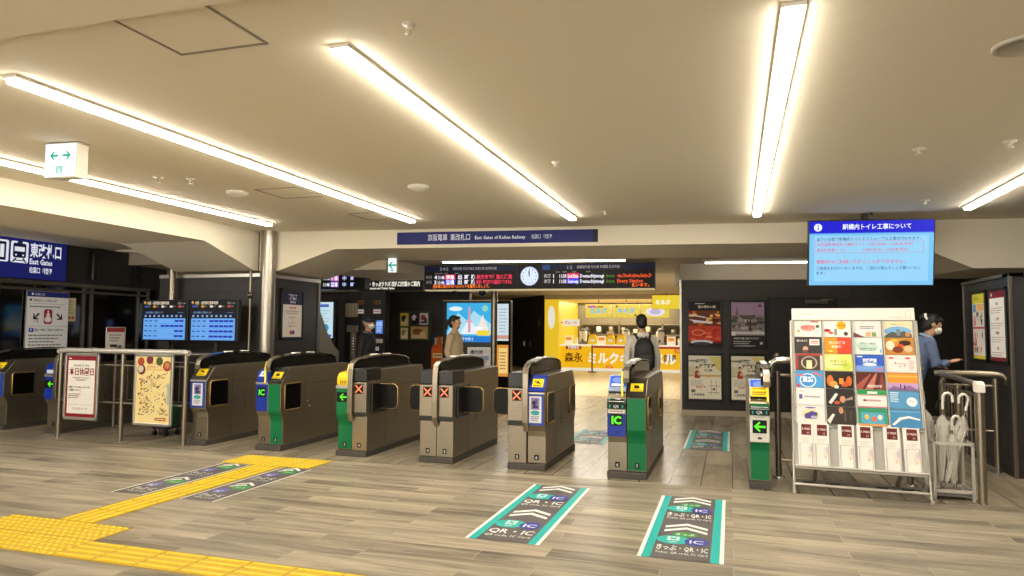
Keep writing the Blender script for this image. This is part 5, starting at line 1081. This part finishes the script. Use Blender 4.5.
def umbrella(label, x, y, bx_, by_, top, hook, hm):
    t = thing('umbrella', label, 'umbrella', (SX+bx_, SY0+by_, .045), (0, 0, 0), 'umbrellas in the stand')
    D = Vector((x-bx_, y-by_, top-.045)); n = D.length; u = D.normalized()
    P = lambda k: u*(n*k)
    B().cyl((0, 0, 0), P(.98), .006, STEEL, 8).build('shaft', t)
    q = B().tube([P(.10), P(.2), P(.45), P(.66), P(.74), P(.80)], [.012, .024, .04, .052, .045, .012], VIN, 14)
    for k in range(6):
        a = k*PI/3; o = Vector((math.cos(a), math.sin(a), 0)); q.tube([P(.12)+o*.014, P(.45)+o*.042, P(.70)+o*.056, P(.60)+o*.065], .004, WHITE, 5)
    q.build('canopy', t)
    hk = Vector((math.cos(hook), math.sin(hook), 0)); r = .04
    pts = [P(.86), P(.98)]+[P(.98)+hk*(r-r*math.cos(a))+Vector((0, 0, r*math.sin(a)*1.15)) for a in (.5, 1.05, 1.57, 2.1, 2.65, 3.14)]
    pts.append(pts[-1]+Vector((0, 0, -.04)))
    B().tube(pts, .012, hm, 10).build('handle', t)
WHH = M('eeebe4', .3)
umbrella('clear umbrella with white hooked handle, tallest at the right of the stand', .33, .13, .10, .12, .92, PI, WHH)
umbrella('clear umbrella with white hooked handle in the middle of the stand', .11, .10, .09, .16, .93, .1, WHH)
umbrella('clear umbrella with white hook at the back left of the stand', -.03, .22, .06, .24, .97, 1.9, WHH)
umbrella('shorter clear umbrella with a low white looped handle in the stand', .165, .05, .2, .18, .72, .4, WHH)
umbrella('clear umbrella with black hooked handle at the back of the stand', .17, .24, .24, .24, .84, 2.6, BLACK)

# ================================================================== PEOPLE
def bake(o, vox, smooth=6):
    m = o.modifiers.new('remesh', 'REMESH'); m.mode = 'VOXEL'; m.voxel_size = vox; m.use_smooth_shade = True
    if smooth: s = o.modifiers.new('smooth', 'SMOOTH'); s.iterations = smooth; s.factor = .5
    bpy.context.view_layer.update()
    me = bpy.data.meshes.new_from_object(o.evaluated_get(bpy.context.evaluated_depsgraph_get()))
    old = o.data; o.modifiers.clear(); o.data = me; bpy.data.meshes.remove(old)
    if len(me.materials) == 0: pass
    return o
SKIN = M('c89878', .5)
def person(name, label, loc, rotz, H, arms, lean=0., stride=.0, top=None, topmat=None, legmat=None, hair='short', hairmat=None, mask=False, cap=None, hood=False, coat=.86, collar=None, head_turn=0., sleeve=True, build=1.):
    k = H/1.72; root = thing(name, label, 'person', loc, (0, 0, rotz)); root.scale = (k, k, k)
    cl, sl = math.cos(lean), math.sin(lean)
    def bend(v):
        v = Vector(v)
        if v.z <= .9 or not lean: return v
        z = v.z-.9; return Vector((v.x, v.y*cl-z*sl, .9+z*cl+v.y*sl))
    def bb(q): q.v = [tuple(bend(v)) for v in q.v]; return q
    bd = build
    TOR = [((0, .0, .86), (.150, .105)), ((0, .0, .95), (.155, .11)), ((0, -.005, 1.08), (.138, .10)), ((0, -.008, 1.2), (.150, .112)), ((0, 0, 1.32), (.165, .112)), ((0, .005, 1.39), (.135, .085)), ((0, .005, 1.43), (.085, .065)), ((0, 0, 1.47), (.056, .055))]
    def legs(q, e, m, z0=.0):
        for s in (-1, 1):
            f = -s*stride
            hip = Vector((s*.085, 0, .92)); kn = Vector((s*.09, f*.5-.02, .49)); an = Vector((s*.092, f+.02, .09 if not z0 else z0))
            q.loft([hip, hip.lerp(kn, .3), hip.lerp(kn, .7), kn, kn.lerp(an, .3), kn.lerp(an, .7), an], [.088+e, .082+e, .066+e, .056+e, .058+e, .044+e, .036+e], m)
    def arm(q, e, m, s, el, ha, upto=1.):
        sh = Vector((s*.165, .0, 1.375)); el = Vector(el); ha = Vector(ha)
        q.loft([Vector((s*.10, 0, 1.375)), sh, sh.lerp(el, .5), el, el.lerp(ha, .4*upto), el.lerp(ha, upto)], [.05+e, .053+e, .045+e, .039+e, .037+e, .027+e], m)
    def hand(q, el, ha, s, m):
        el = Vector(el); ha = Vector(ha); u = (ha-el).normalized(); side = u.cross(Vector((0, 0, 1)))
        if side.length < .2: side = Vector((0, 1, 0))
        side = side.normalized(); nn = side.cross(u).normalized()
        # palm then four fingers of different lengths, slightly curled, and a thumb from the palm's side
        q.loft([ha, ha+u*.03, ha+u*.085], [(.026, .02), (.038, .016), (.04, .013)], m, 10, nn)
        for i, (o, Lf) in enumerate(((-.030, .058), (-.010, .074), (.010, .080), (.030, .070))):
            b0 = ha+u*.07+side*o; c = nn*(-.004)
            q.loft([b0, b0+u*(Lf*.5), b0+u*(Lf*.85)+c*2.5, b0+u*Lf+c*5], [.0085, .0085, .0075, .006], m, 8)
        b0 = ha+u*.03+side*(.034*(1 if s > 0 else 1)); q.loft([b0-side*.012, b0+side*.022+u*.024, b0+side*.034+u*.055], [.011, .0095, .007], m, 8)
    # body: one continuous surface
    q = B(); q.loft([p for p, _ in TOR], [r for _, r in TOR], SKIN, 20, (0, 1, 0))
    q.loft([(0, 0, 1.42), (0, -.008, 1.50), (0, -.012, 1.55)], [.058, .052, .052], SKIN)
    hz = 1.607
    q.ell((0, -.005, hz+.018), (.072, .092, .098), SKIN); q.ell((0, -.034, hz-.055), (.055, .062, .062), SKIN)
    q.loft([(0, -.088, hz+.022), (0, -.112, hz-.018), (0, -.088, hz-.03)], [.009, .014, .010], SKIN, 8, (1, 0, 0))
    for s in (-1, 1): q.ell((s*.076, .008, hz-.004), (.010, .02, .032), SKIN)
    q.ell((0, -.088, hz-.058), (.02, .010, .006), SKIN)
    legs(q, 0, SKIN)
    for s, (el, ha) in zip((-1, 1), arms): arm(q, 0, SKIN, s, el, ha); hand(q, el, ha, s, SKIN)
    for s in (-1, 1):
        f = -s*stride; q.loft([(s*.092, f+.05, .045), (s*.092, f-.03, .05), (s*.096, f-.14, .03)], [(.032, .04), (.038, .045), (.04, .022)], SKIN)
    bb(q); bake(q.build('body', root), .0055, 3)
    for s in (-1, 1):
        c = bend((s*.031, -.088, hz+.02)); B().ell(c, (.013, .007, .007), M('f0ece4', .3), 10, 6).ell(c+Vector((0, -.004, 0)), (.006, .005, .006), M('1a1412', .2), 8, 6).build('eye', root)
        c = bend((s*.031, -.090, hz+.044)); B().ell(c, (.02, .006, .004), M('1c1614', .6), 8, 5).build('eyebrow', root)
    # clothes
    q = B(); e = .016*bd
    tor = [(p, (r[0]+e, r[1]+e)) for p, r in TOR if p[2] < 1.45]
    if coat < .86: tor = [((0, 0, coat), (.178, .14)), ((0, 0, .78), (.182, .145))]+tor
    q.loft([p for p, _ in tor], [r for _, r in tor], topmat, 22)
    for s, (el, ha) in zip((-1, 1), arms): arm(q, .012*bd, topmat, s, el, ha, .96 if sleeve else .35)
    if hood:
        q.loft([(-.075, .045, 1.43), (-.05, .115, 1.42), (0, .135, 1.405), (.05, .115, 1.42), (.075, .045, 1.43)], [.03, .048, .055, .048, .03], topmat, 12, (0, 0, 1)); q.loft([(-.07, .02, 1.43), (-.06, -.05, 1.41), (0, -.08, 1.39), (.06, -.05, 1.41), (.07, .02, 1.43)], [.028]*5, topmat, 10, (0, 0, 1))
    else:
        q.loft([(0, .004, 1.40), (0, .003, 1.45), (0, 0, 1.475)], [.088, .068, .064], topmat)
    bb(q); bake(q.build(top, root), .009, 4)
    if collar:
        q = B().tube([(.07*math.sin(a), -.0-.075*math.cos(a), 1.452+.012*math.cos(a)*-1) for a in [i*PI/8 for i in range(16)]], .014, collar, 8, True); bb(q); q.build('collar', root)
    q = B(); legs(q, .016, legmat, .085); q.loft([(0, 0, .84), (0, 0, .93), (0, 0, .98)], [(.155, .115), (.165, .12), (.158, .113)], legmat, 20); bake(q.build('trousers', root), .010, 4)
    for s in (-1, 1):
        f = -s*stride; q = B().loft([(s*.092, f+.085, .04), (s*.092, f+.05, .055), (s*.093, f-.03, .055), (s*.096, f-.12, .034), (s*.096, f-.18, .026)], [(.028, .035), (.042, .052), (.044, .05), (.046, .032), (.03, .022)], M('1c1a19', .4), 14); q.build('shoe', root)
    # hair
    hm = hairmat or M('14110f', .55); q = B()
    q.ell((0, .014, hz+.034), (.083, .094, .094), hm)
    if hair != 'cap':
        q.ell((0, .045, hz-.02), (.076, .062, .075), hm)
        for x in (-.035, 0, .035): q.ell((x, -.055, hz+.082), (.034, .036, .028), hm)
    if hair == 'ponytail': q.loft([(0, .09, hz+.04), (0, .13, hz+.035), (0, .15, hz-.04), (0, .135, hz-.12)], [.018, .03, .032, .012], hm)
    if hair == 'bun': q.ell((0, .115, hz+.05), (.042, .04, .042), hm)
    bb(q); bake(q.build('hair', root), .008, 4)
    if hair == 'bun':
        q = B(); c = bend((0, .095, hz+.048)); q.tube([(c.x+.045*math.cos(a), c.y+.01*math.sin(3*a), c.z+.045*math.sin(a)) for a in [i*PI/8 for i in range(16)]], .013, WHITE, 8, True); q.build('scrunchie', root)
    if cap:
        q = B().ell((0, .0, hz+.058), (.090, .102, .082), cap).loft([(0, -.07, hz+.06), (0, -.12, hz+.052), (0, -.16, hz+.04)], [(.07, .008), (.066, .007), (.045, .005)], cap, 16, (0, 0, 1)); q.ell((0, 0, hz+.14), (.012, .012, .008), cap); bb(q); q.build('cap', root)
    if mask:
        q = B().ell((0, -.062, hz-.045), (.062, .062, .052), WHITE, 16, 10); bb(q); q.build('face_mask', root)
        for s in (-1, 1):
            q = B().tube([(s*.055, -.06, hz-.025), (s*.078, -.005, hz-.0), (s*.078, .01, hz-.02)], .003, WHITE, 5); bb(q); q.build('mask_loop', root)
    return root
rest = lambda s, fy=0.: ((s*.225, .02+fy*.4, 1.10), (s*.235, -.02+fy, .86))
LG = M('d2ccc0', .8, var=.05); NAVY = M('1a2030', .7); BEIGE = M('b3a07e', .8, var=.05); SHIRT = M('5c6c90', .7, var=.04); DKS = M('16161a', .7)
person('person', 'person in a light grey hoodie seen from behind, walking beyond the gates', (-1.27, 10.55, 0), PI+.3, 1.76, (rest(-1, -.05), rest(1, .08)), .04, .12, 'hoodie', LG, M('77716a', .8), 'short', None, hood=True)
person('person', 'person in long beige coat with ponytail walking right past the bright blue screen', (-4.46, 11.0, 0), PI/2, 1.75, (((-.2, .04, 1.12), (-.2, -.05, .90)), ((.2, -.02, 1.12), (.2, -.12, .93))), .0, .14, 'coat', BEIGE, M('2a2826', .7), 'ponytail', coat=.62, build=1.5)
person('person', 'person in navy cap, white mask and black jacket standing behind the gates', (-6.12, 11.0, 0), PI/2, 1.73, (rest(-1), rest(1)), .03, .02, 'jacket', DKS, M('1c1c20', .7), 'cap', M('8a8680', .7), True, M('1c2334', .6), collar=M('5a6a8a', .6), build=1.4)
person('person', 'person in light blue shirt and white mask leaning forward behind the brochure rack', (2.08, 9.62, 0), PI/2+.1, 1.78, (((-.22, -.13, 1.15), (-.2, -.24, 1.24)), ((.22, -.10, 1.15), (.18, -.24, 1.18))), .36, .04, 'shirt', SHIRT, NAVY, 'bun', None, True, collar=M('8fb0d8', .6))
# backpack on the man
t = thing('backpack', 'black backpack worn by the person in the grey hoodie', 'backpack', (-1.27, 10.55, 0), (0, 0, PI+.3))
BK = M('17171a', .6)
q = B().loft([(0, .21, .95), (0, .215, 1.0), (0, .22, 1.15), (0, .205, 1.3), (0, .18, 1.38), (0, .17, 1.41)], [(.10, .05), (.15, .085), (.155, .09), (.14, .08), (.10, .055), (.05, .03)], BK, 20); q.build('bag', t)
B().loft([(0, .30, .99), (0, .305, 1.05), (0, .30, 1.17), (0, .29, 1.2)], [(.09, .02), (.115, .03), (.11, .03), (.08, .015)], M('202024', .6), 16).build('front_pocket', t)
for s in (-1, 1): B().tube([(s*.09, .15, 1.40), (s*.115, .06, 1.475), (s*.125, -.06, 1.46), (s*.14, -.15, 1.32), (s*.16, -.12, 1.1), (s*.17, .02, 1.0), (s*.14, .15, .98)], .016, BK, 8).build('strap', t)
B().tube([(-.03, .16, 1.41), (-.02, .15, 1.45), (.02, .15, 1.45), (.03, .16, 1.41)], .008, BK, 6).build('grab_handle', t)
